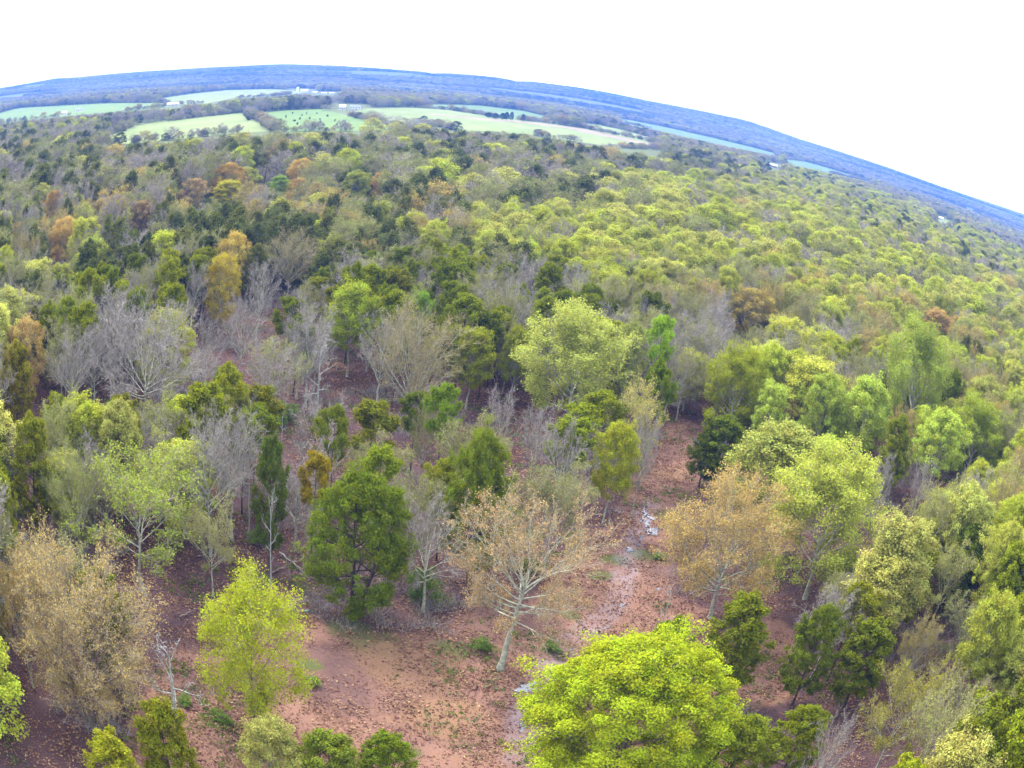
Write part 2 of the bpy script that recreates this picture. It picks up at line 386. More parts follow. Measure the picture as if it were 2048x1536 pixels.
# hero trees with meshes of their own
HK = {}
HK['centre_oak'] = proto('centre_oak', 205, H=17, W=12.5, base=.34, fork=.50, shape='round', nl=26, e0=-12, e1=72, sub=10, sub2=7, tw=5, tww=.014, twl=.8, leaf=14000, lsize=.11, lspread=.10, r0=.30, lean=(.045, .02), up=.13, barkm='bark_pale', twig='twig_olive', limb_r=.40, bend=.28)
HK['tan_left'] = proto('tan_left', 222, H=16.5, W=14, base=.16, fork=.42, shape='round', nl=22, e0=8, e1=75, sub=10, sub2=7, tw=5, tww=.015, twl=.8, leaf=28000, lsize=.13, lspread=.12, r0=.26, stems=2, twig='twig_olive', barkm='bark_brown')
HK['tan_right'] = proto('tan_right', 231, H=15, W=15, base=.2, fork=.4, shape='round', nl=20, e0=8, e1=70, sub=10, sub2=7, tw=5, tww=.015, twl=.8, leaf=34000, lsize=.14, lspread=.16, r0=.26, twig='twig_olive', barkm='bark_lichen')
HK['small_green'] = proto('small_green', 242, H=13, W=10, base=.13, fork=.6, shape='round', nl=20, e0=5, e1=80, sub=9, sub2=6, tw=2, tww=.014, leaf=24000, dome=7000, domen=90, domer=.7, lsize=.15, lspread=.25, r0=.16, barkm='bark_brown', twig='twig_olive')
HK['big_cedar'] = proto('big_cedar', 253, H=13, W=9.5, base=.12, fork=1, shape='egg', nl=26, e0=5, e1=65, sub=8, sub2=4, leaf=36000, lsize=.17, lspread=.18, puff=12000, puffr=.6, dome=20000, domen=170, domer=.6, r0=.22, barkm='bark_dark', twig='bark_dark', up=.05, bend=.15, stems=2)
HK['big_poplar'] = proto('big_poplar', 264, H=17, W=12, base=.2, fork=.5, shape='egg', nl=22, e0=15, e1=82, sub=10, sub2=6, tw=2, leaf=34000, lsize=.17, lspread=.25, puff=16000, puffr=.7, r0=.24, barkm='bark_lichen', twig='twig_olive')
HK['fan_bare'] = proto('fan_bare', 275, H=16, W=13, base=.25, fork=.33, shape='fan', nl=24, e0=30, e1=78, sub=9, sub2=7, tw=6, tww=.017, twl=.9, leaf=5000, lsize=.14, r0=.25, barkm='bark_lichen', twig='twig_olive', wob=.06, bend=.2)
HK['wide_bare'] = proto('wide_bare', 286, H=15, W=17, base=.3, fork=.4, shape='round', nl=22, e0=8, e1=70, sub=10, sub2=8, tw=6, tww=.018, twl=1.0, r0=.28, barkm='bark_lichen', twig='twig_mauve', stems=2)

PAL = {  # base colours of foliage and buds
 'cedar': [(.118, .148, .011), (.128, .138, .012), (.094, .124, .013), (.145, .170, .011)],
 'darkcedar': [(.074, .092, .032), (.064, .082, .036), (.090, .100, .032)],
 'yellow': [(.29, .31, .065), (.255, .30, .045), (.30, .31, .10), (.225, .245, .065)],
 'mint_': [(.13, .24, .060), (.12, .21, .05)],
 'orange': [(.27, .180, .080), (.25, .155, .078), (.28, .20, .085)],
 'tan': [(.24, .185, .095), (.22, .165, .095), (.20, .175, .075)],
 'pale': [(.165, .180, .080), (.15, .16, .08), (.185, .20, .09)],
 'mauve': [(.16, .14, .115), (.15, .135, .125)],
 'olive': [(.15, .145, .045), (.18, .155, .05)],
 'bright': [(.26, .335, .022)],
}
NAME = {'cedar': 'cedar_tree', 'tallcedar': 'cedar_tree', 'bare': 'bare_tree', 'palebud': 'oak_tree', 'tanbud': 'budding_tree', 'poplar': 'leafing_tree', 'dense': 'leafing_tree', 'snag': 'dead_tree', 'shrub': 'shrub'}
rnd = random.Random(4)
def plant(pr, name, x, y, H, W, rot, colour, label, group=None, bark_colour=None):
    r = bpy.data.objects.new(name, None); col.objects.link(r); r.empty_display_size = .5
    r.location = (x, y, 0); r.rotation_euler = (0, 0, rot); r.scale = (W/pr['W'], W/pr['W'], H/pr['H'])
    r['label'] = label; r['category'] = 'shrub' if name == 'shrub' else 'tree'
    if group: r['group'] = group
    t = bpy.data.objects.new('trunk', pr['trunk']); col.objects.link(t); t.parent = r
    if pr['crown'] is not None:
        c = bpy.data.objects.new('crown', pr['crown']); col.objects.link(c); c.parent = r; c.color = (*foliage(colour), 1)
    return r

# ------------------------------------------------------------------ hero trees: (mesh, kind name, palette, where, px, py, height, crown px width, label)
# where 'b': the pixel is the foot on the ground; 't': the pixel is the top of the crown
HERO = [
 ('centre_oak', 'oak_tree', (.31, .165, .125), 'b', 1000, 1337, 17.8, 300, 'lone oak with pale lichened limbs and orange-tan buds standing in the open clearing'),
 ('dense', 'leafing_tree', 'bright', 't', 1318, 1296, 14, 455, 'dense bright yellow-green tree, closest of all, at the foot of the clearing'),
 ('big_cedar', 'cedar_tree', (0.095, 0.138, 0.012), 'b', 705, 1232, 14.5, 205, 'big broad green cedar with two stems on the upper edge of the clearing'),
 ('tan_left', 'budding_tree', (.31, .20, .115), 'b', 205, 1455, 17.0, 330, 'big tan-gold budding tree with two dark trunks in the near corner of the wood'),
 ('small_green', 'leafing_tree', (.23, .27, .02), 'b', 513, 1450, 13.5, 235, 'slender yellow-green leafing tree beside the white dead snag'),
 ('snag2', 'dead_tree', 'pale', 'b', 362, 1495, 12, 150, 'white leafless snag with stubby limbs between the tan tree and the yellow-green tree'),
 ('tan_right', 'budding_tree', (.28, .175, .095), 't', 1490, 965, 15.5, 320, 'broad tan budding tree leaning over the track on its far bank'),
 ('big_poplar', 'leafing_tree', (.265, .305, .065), 't', 1690, 905, 18.0, 290, 'tall yellow-green tree with feathery sprays behind the broad tan budding tree'),
 ('poplar0', 'leafing_tree', (0.226, 0.253, 0.077), 't', 1575, 852, 16, 220, 'pale straw-green tree above the broad tan budding tree'),
 ('big_poplar', 'leafing_tree', (.235, .315, .060), 't', 1850, 645, 24, 178, 'tallest mint-green tree rising over the woodland'),
 ('poplar2', 'leafing_tree', (.235, .315, .060), 't', 1662, 752, 15, 105, 'mint-green tree with pointed top, first of a pair'),
 ('poplar0', 'leafing_tree', (.235, .315, .060), 't', 1745, 758, 16, 120, 'mint-green tree with rounded shoulders, second of a pair'),
 ('poplar1', 'leafing_tree', (.235, .315, .060), 't', 1665, 880, 11, 100, 'low mint-green tree below the pair of mint trees'),
 ('poplar2', 'leafing_tree', (.235, .315, .060), 't', 1893, 822, 15, 125, 'bright mint tree in front of the yellow-green dome'),
 ('big_poplar', 'leafing_tree', (0.181, 0.244, 0.027), 't', 1965, 800, 16, 170, 'yellow-green dome-shaped tree by the edge of the wood'),
 ('poplar1', 'leafing_tree', (.235, .315, .060), 't', 1550, 768, 12, 75, 'small mint tree beside the dark cedar clump'),
 ('big_poplar', 'leafing_tree', (0.189, 0.226, 0.013), 't', 1488, 698, 15, 150, 'olive-gold leafing tree beyond the head of the clearing'),
 ('tallcedar0', 'cedar_tree', (.16, .29, .02), 't', 1330, 638, 17, 60, 'slender vivid lime-green tree standing alone above the grey wood'),
 ('tallcedar1', 'cedar_tree', (0.091, 0.143, 0.007), 't', 1318, 730, 15, 70, 'fresh green tree under the slender lime tree'),
 ('big_poplar', 'leafing_tree', (.27, .31, .085), 'b', 1128, 872, 18.5, 245, 'huge pale yellow-green tree with several leaning stems in mid wood'),
 ('poplar2', 'leafing_tree', (0.199, 0.234, 0.082), 't', 1268, 648, 16, 85, 'pale feathery tree beside the huge pale yellow-green one'),
 ('fan_bare', 'oak_tree', 'olive', 'b', 815, 862, 17, 195, 'fan-shaped oak with straight bare limbs and an olive-brown top'),
 ('poplar0', 'leafing_tree', (0.226, 0.289, 0.032), 't', 715, 568, 15, 112, 'round yellow-green tree standing out among grey bare trees'),
 ('budcrown0', 'budding_tree', (0.283, 0.298, 0.066), 't', 338, 622, 14, 135, 'olive-gold crowned tree just behind the wide bare tree'),
 ('wide_bare', 'bare_tree', 'mauve', 'b', 285, 862, 17, 270, 'wide bare tree with leaning dark trunks and pale limbs'),
 ('budcrown1', 'budding_tree', (0.306, 0.221, 0.040), 't', 452, 508, 15, 80, 'golden yellow tree below the golden dome'),
 ('budcrown0', 'budding_tree', (0.328, 0.221, 0.074), 't', 472, 467, 14, 85, 'golden-tan dome on the edge of the dark cedars'),
 ('budcrown1', 'budding_tree', (0.328, 0.188, 0.088), 't', 133, 434, 14, 66, 'orange budding dome, lower of two beside the dark cedars'),
 ('budcrown0', 'budding_tree', (0.283, 0.152, 0.074), 't', 110, 382, 13, 48, 'orange-brown budding dome, upper of two beside the dark cedars'),
 ('budcrown0', 'budding_tree', (0.316, 0.171, 0.060), 't', 462, 327, 15, 76, 'large orange-topped tree beyond the pink budding trees'),
 ('poplar1', 'leafing_tree', (0.253, 0.226, 0.032), 't', 463, 362, 11, 72, 'mustard yellow tree under the large orange-topped tree'),
 ('budcrown1', 'budding_tree', (0.306, 0.171, 0.066), 't', 606, 317, 15, 56, 'tall orange tree next to the little green meadow'),
 ('budcrown0', 'budding_tree', (0.328, 0.197, 0.107), 't', 602, 357, 12, 56, 'pinkish tree under the tall orange tree'),
 ('budcrown1', 'budding_tree', (0.306, 0.164, 0.060), 't', 768, 343, 13, 46, 'rust-orange tree beside the pale green dome'),
 ('poplar2', 'leafing_tree', (0.217, 0.244, 0.054), 't', 717, 342, 14, 62, 'pale green dome between the orange trees'),
 ('poplar0', 'leafing_tree', (.15, .24, .055), 't', 563, 352, 10, 50, 'fresh green tree by the little meadow'),
 ('budcrown0', 'budding_tree', (0.273, 0.171, 0.121), 't', 392, 358, 12, 68, 'pinkish-tan dome left of the mustard tree'),
 ('budcrown1', 'budding_tree', (0.283, 0.197, 0.133), 't', 205, 396, 11, 42, 'small pale tan dome among the dark cedars'),
 ('budcrown0', 'budding_tree', (0.273, 0.164, 0.121), 't', 285, 403, 12, 66, 'dusty pink budding tree in front of the pinkish-tan dome'),
 ('budcrown1', 'budding_tree', (0.283, 0.188, 0.121), 't', 38, 445, 11, 36, 'pale tan tree at the very edge among cedars'),
 ('poplar1', 'leafing_tree', (0.172, 0.207, 0.045), 't', 222, 430, 11, 34, 'narrow yellow-green tree between dark cedars'),
 ('poplar2', 'leafing_tree', (0.189, 0.234, 0.063), 't', 40, 395, 12, 32, 'narrow pale green tree near the wood edge'),
 ('budcrown0', 'budding_tree', (0.283, 0.176, 0.094), 't', 52, 640, 13, 110, 'tan-orange budding tree at the side of the wood'),
 ('bare0', 'bare_tree', 'mauve', 't', 532, 515, 15, 100, 'purple-grey bare tree right of the golden yellow tree'),
 ('bare1', 'bare_tree', 'mauve', 't', 395, 525, 14, 66, 'dusky purple bare tree left of the golden yellow tree'),
 ('fan_bare', 'oak_tree', 'olive', 't', 590, 466, 14, 112, 'olive-grey dome of bare twigs beside the golden-tan dome'),
 ('bare2', 'bare_tree', 'mauve', 't', 492, 590, 15, 105, 'bare tree with pale horizontal limbs below the purple-grey tree'),
 ('snag1', 'dead_tree', 'pale', 'b', 562, 905, 9, 44, 'small white snag with a forked top above a dark cedar'),
 ('snag2', 'dead_tree', 'pale', 'b', 632, 838, 12, 95, 'tall white snag with many upright limbs beside the fan-shaped oak'),
 ('snag1', 'dead_tree', 'pale', 'b', 640, 1075, 12, 80, 'leaning silvery snag just behind the big broad cedar'),
 ('bare0', 'bare_tree', 'mauve', 'b', 1057, 985, 11.5, 112, 'pale limbed bare tree behind the lone oak'),
 ('bare2', 'bare_tree', 'mauve', 'b', 988, 958, 11.5, 90, 'spreading bare tree with grey-green limbs left of its twin'),
 ('palebud0', 'oak_tree', 'pale', 'b', 838, 985, 11, 66, 'thin upright tree with pale stem in front of tall cedars'),
 ('poplar0', 'leafing_tree', (0.234, 0.253, 0.018), 'b', 1205, 1050, 12.5, 100, 'yellow leafing tree with thin trunks beside the clearing'),
 ('big_cedar', 'cedar_tree', (0.122, 0.167, 0.014), 'b', 935, 1165, 16, 135, 'loose green cedar with a tall clean trunk behind the lone oak'),
 ('tallcedar2', 'cedar_tree', (0.111, 0.167, 0.014), 't', 985, 935, 12, 75, 'green cedar top just right of the loose green cedar'),
 ('tallcedar0', 'cedar_tree', (0.101, 0.167, 0.014), 't', 895, 775, 14, 75, 'tall dark green cedar right of the fan-shaped oak'),
 ('tallcedar1', 'cedar_tree', (0.111, 0.139, 0.014), 't', 672, 820, 13, 76, 'tall cedar with thin dark stems above the leaning snag'),
 ('tallcedar2', 'cedar_tree', (0.146, 0.197, 0.011), 't', 765, 897, 12, 80, 'yellowish cedar behind the big broad cedar'),
 ('cedar0', 'cedar_tree', (0.071, 0.104, 0.018), 't', 545, 880, 14, 72, 'dark narrow cedar under the small white snag'),
 ('tallcedar0', 'cedar_tree', (0.204, 0.139, 0.011), 't', 632, 912, 12, 72, 'olive-gold cedar behind the leaning snag'),
 ('cedar1', 'cedar_tree', (0.082, 0.119, 0.014), 't', 1455, 838, 10, 95, 'dark bushy cedar on the bank where the track turns'),
 ('cedar2', 'cedar_tree', (0.091, 0.124, 0.014), 't', 1420, 862, 8, 70, 'low dark cedar against the track'),
 ('tanbud1', 'budding_tree', (0.322, 0.283, 0.109), 'b', 1258, 968, 13.5, 105, 'straw-coloured budding tree on the edge of the clearing'),
 ('bare1', 'bare_tree', 'mauve', 'b', 1262, 1035, 13, 60, 'thin leaning bare sapling beside the puddles'),
 ('bare1', 'bare_tree', 'mauve', 't', 1780, 905, 11, 62, 'small grey bare tree among green domes'),
 ('bare0', 'bare_tree', 'mauve', 't', 1855, 918, 11, 70, 'small bare tree in front of the bright mint tree'),
 ('palebud1', 'oak_tree', (0.217, 0.234, 0.090), 't', 1918, 1090, 11, 105, 'pale feathery bare-limbed tree among dark cedars'),
 ('poplar0', 'leafing_tree', (0.226, 0.253, 0.045), 't', 2010, 1190, 14, 130, 'pale yellow-green tree at the margin beyond the cedars'),
 ('tanbud0', 'budding_tree', (0.195, 0.179, 0.035), 't', 1850, 1325, 13, 190, 'olive-tan budding tree in the near corner'),
 ('bare2', 'bare_tree', 'mauve', 't', 1690, 1435, 11, 95, 'pinkish bare tree squeezed between near cedars'),
 ('cedar1', 'cedar_tree', (0.111, 0.132, 0.011), 't', 1500, 1200, 11, 130, 'olive cedar under the broad tan budding tree'),
 ('cedar0', 'cedar_tree', (0.091, 0.139, 0.014), 't', 1352, 1245, 10, 120, 'dark green cedar just behind the dense bright tree'),
 ('cedar2', 'cedar_tree', (0.091, 0.124, 0.014), 't', 1655, 1220, 11, 120, 'green cedar at the foot of the feathery yellow-green tree'),
 ('cedar1', 'cedar_tree', (0.111, 0.139, 0.014), 't', 1755, 1245, 10, 110, 'green cedar next to a pink-brown bud tree'),
 ('tanbud1', 'budding_tree', (0.195, 0.147, 0.059), 't', 1860, 1235, 10, 90, 'pink-brown budding tree behind the olive-tan one'),
 ('cedar0', 'cedar_tree', (0.122, 0.153, 0.014), 't', 1500, 1440, 8, 150, 'low green cedar beside the dense bright tree'),
 ('cedar2', 'cedar_tree', (0.122, 0.153, 0.011), 't', 1620, 1420, 8, 130, 'low cedar left of the pinkish bare tree'),
 ('cedar1', 'cedar_tree', (0.143, 0.153, 0.014), 't', 315, 1410, 11, 110, 'green cedar at the foot of the tan-gold tree'),
 ('poplar1', 'leafing_tree', (0.234, 0.234, 0.082), 't', 535, 1450, 9, 120, 'pale cream-green treetop in front of the slender yellow-green tree'),
 ('cedar0', 'cedar_tree', (.105, .140, .02), 't', 655, 1475, 8, 140, 'rounded green treetop at the near edge of the clearing'),
 ('cedar2', 'cedar_tree', (0.101, 0.153, 0.014), 't', 780, 1478, 7, 130, 'soft green treetop at the near edge, next along from the rounded one'),
 ('cedar1', 'cedar_tree', (0.162, 0.167, 0.014), 't', 215, 1480, 9, 120, 'olive treetop in the corner below the tan-gold tree'),
 ('palebud1', 'oak_tree', (0.172, 0.234, 0.045), 'b', 290, 1190, 15.5, 245, 'spreading pale green oak with bare lower limbs behind the tan-gold tree'),
 ('palebud0', 'oak_tree', (0.154, 0.189, 0.054), 't', 150, 895, 14, 140, 'hazy pale green oak near the side of the wood'),
 ('palebud1', 'oak_tree', (0.181, 0.199, 0.054), 't', 330, 880, 13, 150, 'pale green oak in front of the wide bare tree'),
 ('poplar2', 'leafing_tree', (0.181, 0.207, 0.009), 't', 0, 945, 12, 60, 'yellow-green tree cut by the frame edge'),
 ('tanbud0', 'budding_tree', (0.253, 0.157, 0.069), 't', 15, 1100, 14, 150, 'orange-pink budding tree at the edge behind the tan-gold tree'),
 ('cedar0', 'cedar_tree', (0.143, 0.119, 0.014), 't', 35, 690, 14, 85, 'brownish olive cedar under the tan-orange tree'),
 ('cedar1', 'cedar_tree', (0.071, 0.104, 0.016), 't', 1950, 1055, 12, 90, 'dark cedar behind the pale feathery tree'),
 ('poplar0', 'leafing_tree', (0.117, 0.226, 0.027), 't', 845, 585, 12, 62, 'fresh green topped tree with pale stem near the round yellow-green one'),
 ('poplar1', 'leafing_tree', (0.199, 0.226, 0.018), 't', 952, 660, 12, 90, 'yellow-topped leafing tree left of the huge pale one'),
 ('poplar2', 'leafing_tree', (0.199, 0.234, 0.027), 't', 1040, 655, 12, 70, 'small yellow-green tree touching the huge pale one'),
 ('budcrown1', 'budding_tree', (0.320, 0.175, 0.096), 't', 1880, 618, 13, 80, 'rosy-tan budding dome behind the tallest mint tree'),
 ('budcrown0', 'budding_tree', (0.241, 0.176, 0.066), 't', 1510, 580, 13, 120, 'olive-orange dome behind the olive-gold leafing tree'),
 ('snag2', 'dead_tree', 'pale', 't', 1345, 1170, 7, 50, 'small pale dead sapling under the broad tan tree'),
 ('snag0', 'dead_tree', 'pale', 't', 545, 965, 12, 60, 'pale snag with a broken horizontal limb among dark trunks'),
 ('bare1', 'bare_tree', 'mauve', 't', 20, 860, 11, 60, 'small greyish bare tree at the side of the wood'),
 ('bare2', 'bare_tree', 'mauve', 't', 1480, 960, 7, 80, 'low grey bare thicket tree beside the dark bushy cedar'),
]
def lookup(key):
    if key in HK: return HK[key]
    k, i = key[:-1], key[-1]
    if key in K: return K[key][0]
    return K[k][int(i) % len(K[k])]
heroes = []
for (key, nm, pal, wh, px, py, H, wpx, label) in HERO:
    pr = lookup(key)
    g = ground(px, py, 0 if wh == 'b' else H)
    D = math.hypot(math.hypot(*g), CAM_H-H*.5)
    rad = math.hypot(px-1024, py-768)/FOC
    W = wpx/FOC*(1+K3*rad*rad*1.6)*D
    c = rnd.choice(PAL[pal]) if isinstance(pal, str) else pal
    rot = 0 if key == 'centre_oak' else rnd.uniform(0, 6.28)
    plant(pr, nm, g[0], g[1], H, W, rot, c, label)
    top, _ = project(np.array([g[0], g[1], H])); mid, _ = project(np.array([g[0], g[1], H*.65]))
    heroes.append((g[0], g[1], H, W, top, mid, wpx, label, math.hypot(*g), nm))

# ------------------------------------------------------------------ where there are no trees (photo outlines mapped to the ground)
FIELDS = [
 ('pasture', 'field_pale', [(180, 292), (215, 272), (262, 253), (330, 243), (420, 232), (490, 224), (505, 235), (528, 246), (545, 263), (480, 266), (360, 278), (262, 288)], 'pale pasture between hedgerow and dark cedar wood'),
 ('pasture', 'field_green', [(498, 230), (560, 222), (645, 218), (700, 232), (760, 248), (812, 262), (700, 262), (548, 264), (530, 246)], 'green pasture dotted with dark bushes'),
 ('pasture', 'field_green', [(-20, 252), (-20, 232), (40, 216), (130, 211), (225, 206), (335, 206), (352, 212), (250, 222), (140, 232), (50, 240)], 'long green strip of pasture behind trees'),
 ('pasture', 'field_pale', [(322, 211), (330, 196), (388, 187), (460, 180), (540, 178), (618, 184), (540, 193), (470, 196), (410, 207)], 'pale pasture below the white barn'),
 ('pasture', 'field_pale', [(700, 226), (735, 217), (830, 215), (900, 220), (1010, 238), (1100, 247), (1200, 262), (1300, 283), (1332, 299), (1240, 296), (1165, 285), (1060, 270), (980, 262), (915, 262), (840, 246), (770, 240)], 'long pale pasture in front of the farmhouse'),
 ('pasture', 'field_teal', [(815, 211), (870, 209), (960, 211), (1050, 222), (1108, 236), (1092, 243), (1010, 238), (925, 222)], 'blue-green hay field beside the farmhouse pasture'),
 ('pasture', 'field_green', [(1205, 311), (1225, 304), (1290, 316), (1375, 336), (1470, 358), (1400, 356), (1300, 334), (1230, 320)], 'small green meadow at the wood edge'),
 ('pasture', 'field_teal', [(1235, 243), (1262, 238), (1400, 262), (1500, 283), (1558, 299), (1552, 311), (1500, 302), (1400, 281), (1300, 257)], 'narrow blue-green field before the hills'),
 ('pasture', 'field_teal', [(1570, 318), (1640, 326), (1740, 352), (1735, 362), (1660, 346), (1590, 331)], 'blue-green field below the long ridge'),
 ('pasture', 'field_pale', [(1130, 244), (1200, 250), (1255, 262), (1312, 278), (1330, 292), (1262, 276), (1190, 262)], 'pale grass strip beyond the straw-coloured track'),
 ('pasture', 'field_pale', [(1790, 367), (1850, 381), (1845, 388), (1790, 374)], 'far pale clearing below the ridge'),
 ('pasture', 'field_pale', [(780, 176), (815, 172), (868, 181), (850, 183), (800, 180)], 'distant pale slope amid woods'),
 ('pasture', 'field_green', [(510, 388), (512, 366), (528, 364), (545, 382), (560, 392), (540, 397)], 'tiny green meadow among orange trees'),
 ('pasture', 'field_pale', [(1872, 436), (1900, 440), (1915, 462), (1890, 452)], 'small garden clearing round the white cottage'),
 ('track', 'field_tan', [(1135, 258), (1140, 254), (1200, 265), (1280, 283), (1338, 296), (1330, 300), (1265, 285), (1195, 270)], 'straw-coloured farm track'),
 ('track', 'field_tan', [(860, 229), (862, 227), (980, 238), (1040, 242), (1140, 254), (1136, 257), (1030, 245), (970, 241)], 'pale dirt track across the pasture'),
]
CLEAR = [
 [(590, 1185), (640, 1250), (760, 1270), (870, 1262), (960, 1215), (1080, 1190), (1170, 1080), (1235, 1050), (1262, 960), (1320, 875), (1345, 845), (1400, 850), (1405, 930), (1385, 1010), (1340, 1100), (1345, 1190), (1420, 1225), (1440, 1290), (1460, 1400), (1300, 1420), (1090, 1440), (1045, 1470), (1100, 1470), (1250, 1440), (1480, 1440), (1500, 2300), (250, 2300), (250, 1540), (260, 1440), (330, 1330), (380, 1260), (470, 1200)],
 [(1440, 1290), (1560, 1230), (1600, 1290), (1580, 1400), (1500, 1420), (1440, 1340)],
]
OPEN = [  # thin woodland with the floor showing
 [(130, 700), (420, 640), (700, 660), (900, 600), (1080, 640), (1330, 760), (1290, 860), (1200, 1080), (1000, 1200), (780, 1250), (590, 1185), (420, 1200), (400, 1000), (420, 880), (130, 860)],
 [(380, 1000), (600, 1000), (600, 1180), (400, 1230)], [(1560, 1230), (1680, 1200), (1700, 1350), (1560, 1420)],
]

# ------------------------------------------------------------------ terrain
rngT = np.random.default_rng(2)
SKYL = np.array([(-60, .3), (-45, .2), (-36, .22), (-33.3, .24), (-32.2, .28), (-30.65, .35), (-29.2, .44), (-27.3, .37), (-24.5, .40), (-21.6, .40), (-17.2, .47), (-14.6, .56), (-12, .52), (-9.6, .49), (-6.8, .40), (-6.2, .33), (-5.4, .42), (-4.3, .45), (-3.0, .46), (-2.4, .43), (-1.9, .36), (-1.26, .45), (1.04, .49), (2.33, .49), (4.9, .43), (7.6, .49), (9.6, .55), (10.3, .55), (13.2, .30), (16.2, .24), (19.4, .20), (22.1, .16), (24.6, .22), (28.2, .36), (30, .40), (36, .3), (45, .3), (60, .3)])
def smooth(a, b_, x): t = np.clip((x-a)/(b_-a), 0, 1); return t*t*(3-2*t)
def wav(x, y, f, s):
    return (np.sin(x*f+s)+np.sin(y*f*1.13+s*2.1)+np.sin((x+y)*f*.71+s*.7)+np.sin((x-y)*f*.83-s))/4
def height(x, y):
    r = np.hypot(x, y); az = np.degrees(np.arctan2(x, y))
    ridge = (np.tan(np.radians(np.interp(az, SKYL[:, 0], SKYL[:, 1])))*6500+CAM_H-13)
    z = ridge*smooth(3600, 6500, r)**1.1
    z = z*(1-.3*smooth(6900, 7900, r))
    hills = 13*smooth(3300, 4200, r)*(1-smooth(5200, 6400, r))*(1+wav(x, y, .0021, 1.3)+.6*wav(x, y, .0052, 4.0))
    return z+hills*.9
rs = np.concatenate([np.array([0.5, 10, 20, 30]), np.geomspace(40, 330, 330), np.geomspace(335, 3300, 60), np.geomspace(3350, 7900, 110)])
azs = np.radians(np.concatenate([np.linspace(-180, -47, 34)[:-1], np.linspace(-47, 49, 400), np.linspace(49, 180, 34)[1:]]))
RR_, AA = np.meshgrid(rs, azs, indexing='ij')
TX, TY = RR_*np.sin(AA), RR_*np.cos(AA); TZ = height(TX, TY)
nr, na = RR_.shape
def relief(x, y): return .10*wav(x, y, .9, 2)+.12*wav(x, y, .31, 5)+.05*wav(x, y, 2.3, 1)-.02
rel = relief(TX, TY)*(RR_ < 330)*(RR_ > 42)-.02*(RR_ >= 330)
TZ = TZ+rel
V = np.stack([TX, TY, TZ], -1).reshape(-1, 3)
ii, jj = np.meshgrid(np.arange(nr-1), np.arange(na-1), indexing='ij'); a = (ii*na+jj).ravel()
F = np.stack([a, a+na, a+na+1, a+1], 1)[:, ::-1]
PXY, _ = project(V)
def bandmask(poly, wid):
    """softness round a polyline given in photo pixels, as metres on the ground"""
    G = np.array([ground(*p) for p in poly]); d = np.full(len(V), 1e9)
    near = RR_.ravel() < 330
    P = V[near, :2]; dn = np.full(len(P), 1e9)
    for A, B in zip(G[:-1], G[1:]):
        ab = B-A; t = np.clip(((P-A)@ab)/(ab@ab), 0, 1); dn = np.minimum(dn, np.linalg.norm(P-A-t[:, None]*ab, axis=1))
    d[near] = dn
    return 1-smooth(wid*.3, wid, d)
def blobmask(lst):
    m_ = np.zeros(len(V)); near = RR_.ravel() < 330; P = V[near, :2]; mm = np.zeros(len(P))
    for (x, y, r) in lst:
        g = ground(x, y); mm = np.maximum(mm, 1-smooth(r*.35, r, np.linalg.norm(P-g, axis=1)))
    m_[near] = mm; return m_
inview = (PXY[:, 1] > 0)
clr = np.zeros(len(V), bool)
for p in CLEAR: clr |= inpoly(PXY, p)
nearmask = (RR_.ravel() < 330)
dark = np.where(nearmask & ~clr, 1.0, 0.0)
# soften the edge between the open floor and the litter, whose colour is darkened for tree shade
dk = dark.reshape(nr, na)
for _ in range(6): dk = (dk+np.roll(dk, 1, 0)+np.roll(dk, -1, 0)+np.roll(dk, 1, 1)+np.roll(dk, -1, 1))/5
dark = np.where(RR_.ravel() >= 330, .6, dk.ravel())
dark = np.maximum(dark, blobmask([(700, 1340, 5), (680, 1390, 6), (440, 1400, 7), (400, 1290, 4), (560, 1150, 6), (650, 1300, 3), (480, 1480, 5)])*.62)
track = np.maximum(bandmask([(1300, 1010), (1262, 1090), (1235, 1210), (1180, 1255), (1120, 1300), (1060, 1380), (1045, 1450), (1040, 1536)], 3.0)*.52, bandmask([(560, 1200), (640, 1212), (700, 1200)], 2.6)*.5)
grass = blobmask([(1105, 1300, 2.0), (960, 1290, 1.8), (985, 1340, 1.6), (1340, 1030, 4), (1230, 1120, 3), (1290, 1110, 3.5), (1200, 1150, 2.5), (860, 1430, 3), (900, 1300, 3.5), (760, 1290, 5), (700, 1260, 4), (1140, 1230, 2), (1060, 1370, 2.0), (620, 1330, 2), (350, 1400, 2.0), (430, 1440, 2.5), (800, 1500, 3), (240, 840, 6), (560, 850, 5), (880, 1200, 3), (520, 1160, 3)])*.8
tanm = np.where(clr & nearmask, .45, 0)*(0.5+.5*wav(V[:, 0], V[:, 1], .21, 3))+blobmask([(820, 1330, 7), (900, 1440, 6), (1330, 940, 6), (560, 1240, 5), (1390, 1140, 4)])*.6
far = smooth(300, 340, RR_.ravel()); grass = np.maximum(grass, far*.95)
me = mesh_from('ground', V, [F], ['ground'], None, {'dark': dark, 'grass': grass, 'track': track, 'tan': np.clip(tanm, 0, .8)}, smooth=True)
g_ob = obj('ground', me, kind='structure')

def flat_sheet(name, mt, pix, z, **props):
    # subdivide outline so that it follows the lens curve
    pts = []
    for i in range(len(pix)):
        A, B = np.array(pix[i], float), np.array(pix[(i+1) % len(pix)], float); k = 4
        for j in range(k): pts.append(A+(B-A)*j/k)
    r_ = np.random.default_rng(abs(int(pix[0][0]*7+pix[0][1])))
    G = [ground(p[0]+r_.normal()*.8, p[1]+r_.normal()*.35) for p in pts]
    me = bpy.data.meshes.new(name); me.from_pydata([(g[0], g[1], z) for g in G], [], [tuple(range(len(G)))]); me.materials.append(M[mt]); me.update()
    if me.polygons[0].normal.z < 0: me.flip_normals()
    return obj(name, me, **props)
for i, (nm, mt, pix, _lab) in enumerate(FIELDS):
    flat_sheet(nm, mt, pix, .03+.012*i, kind='structure')

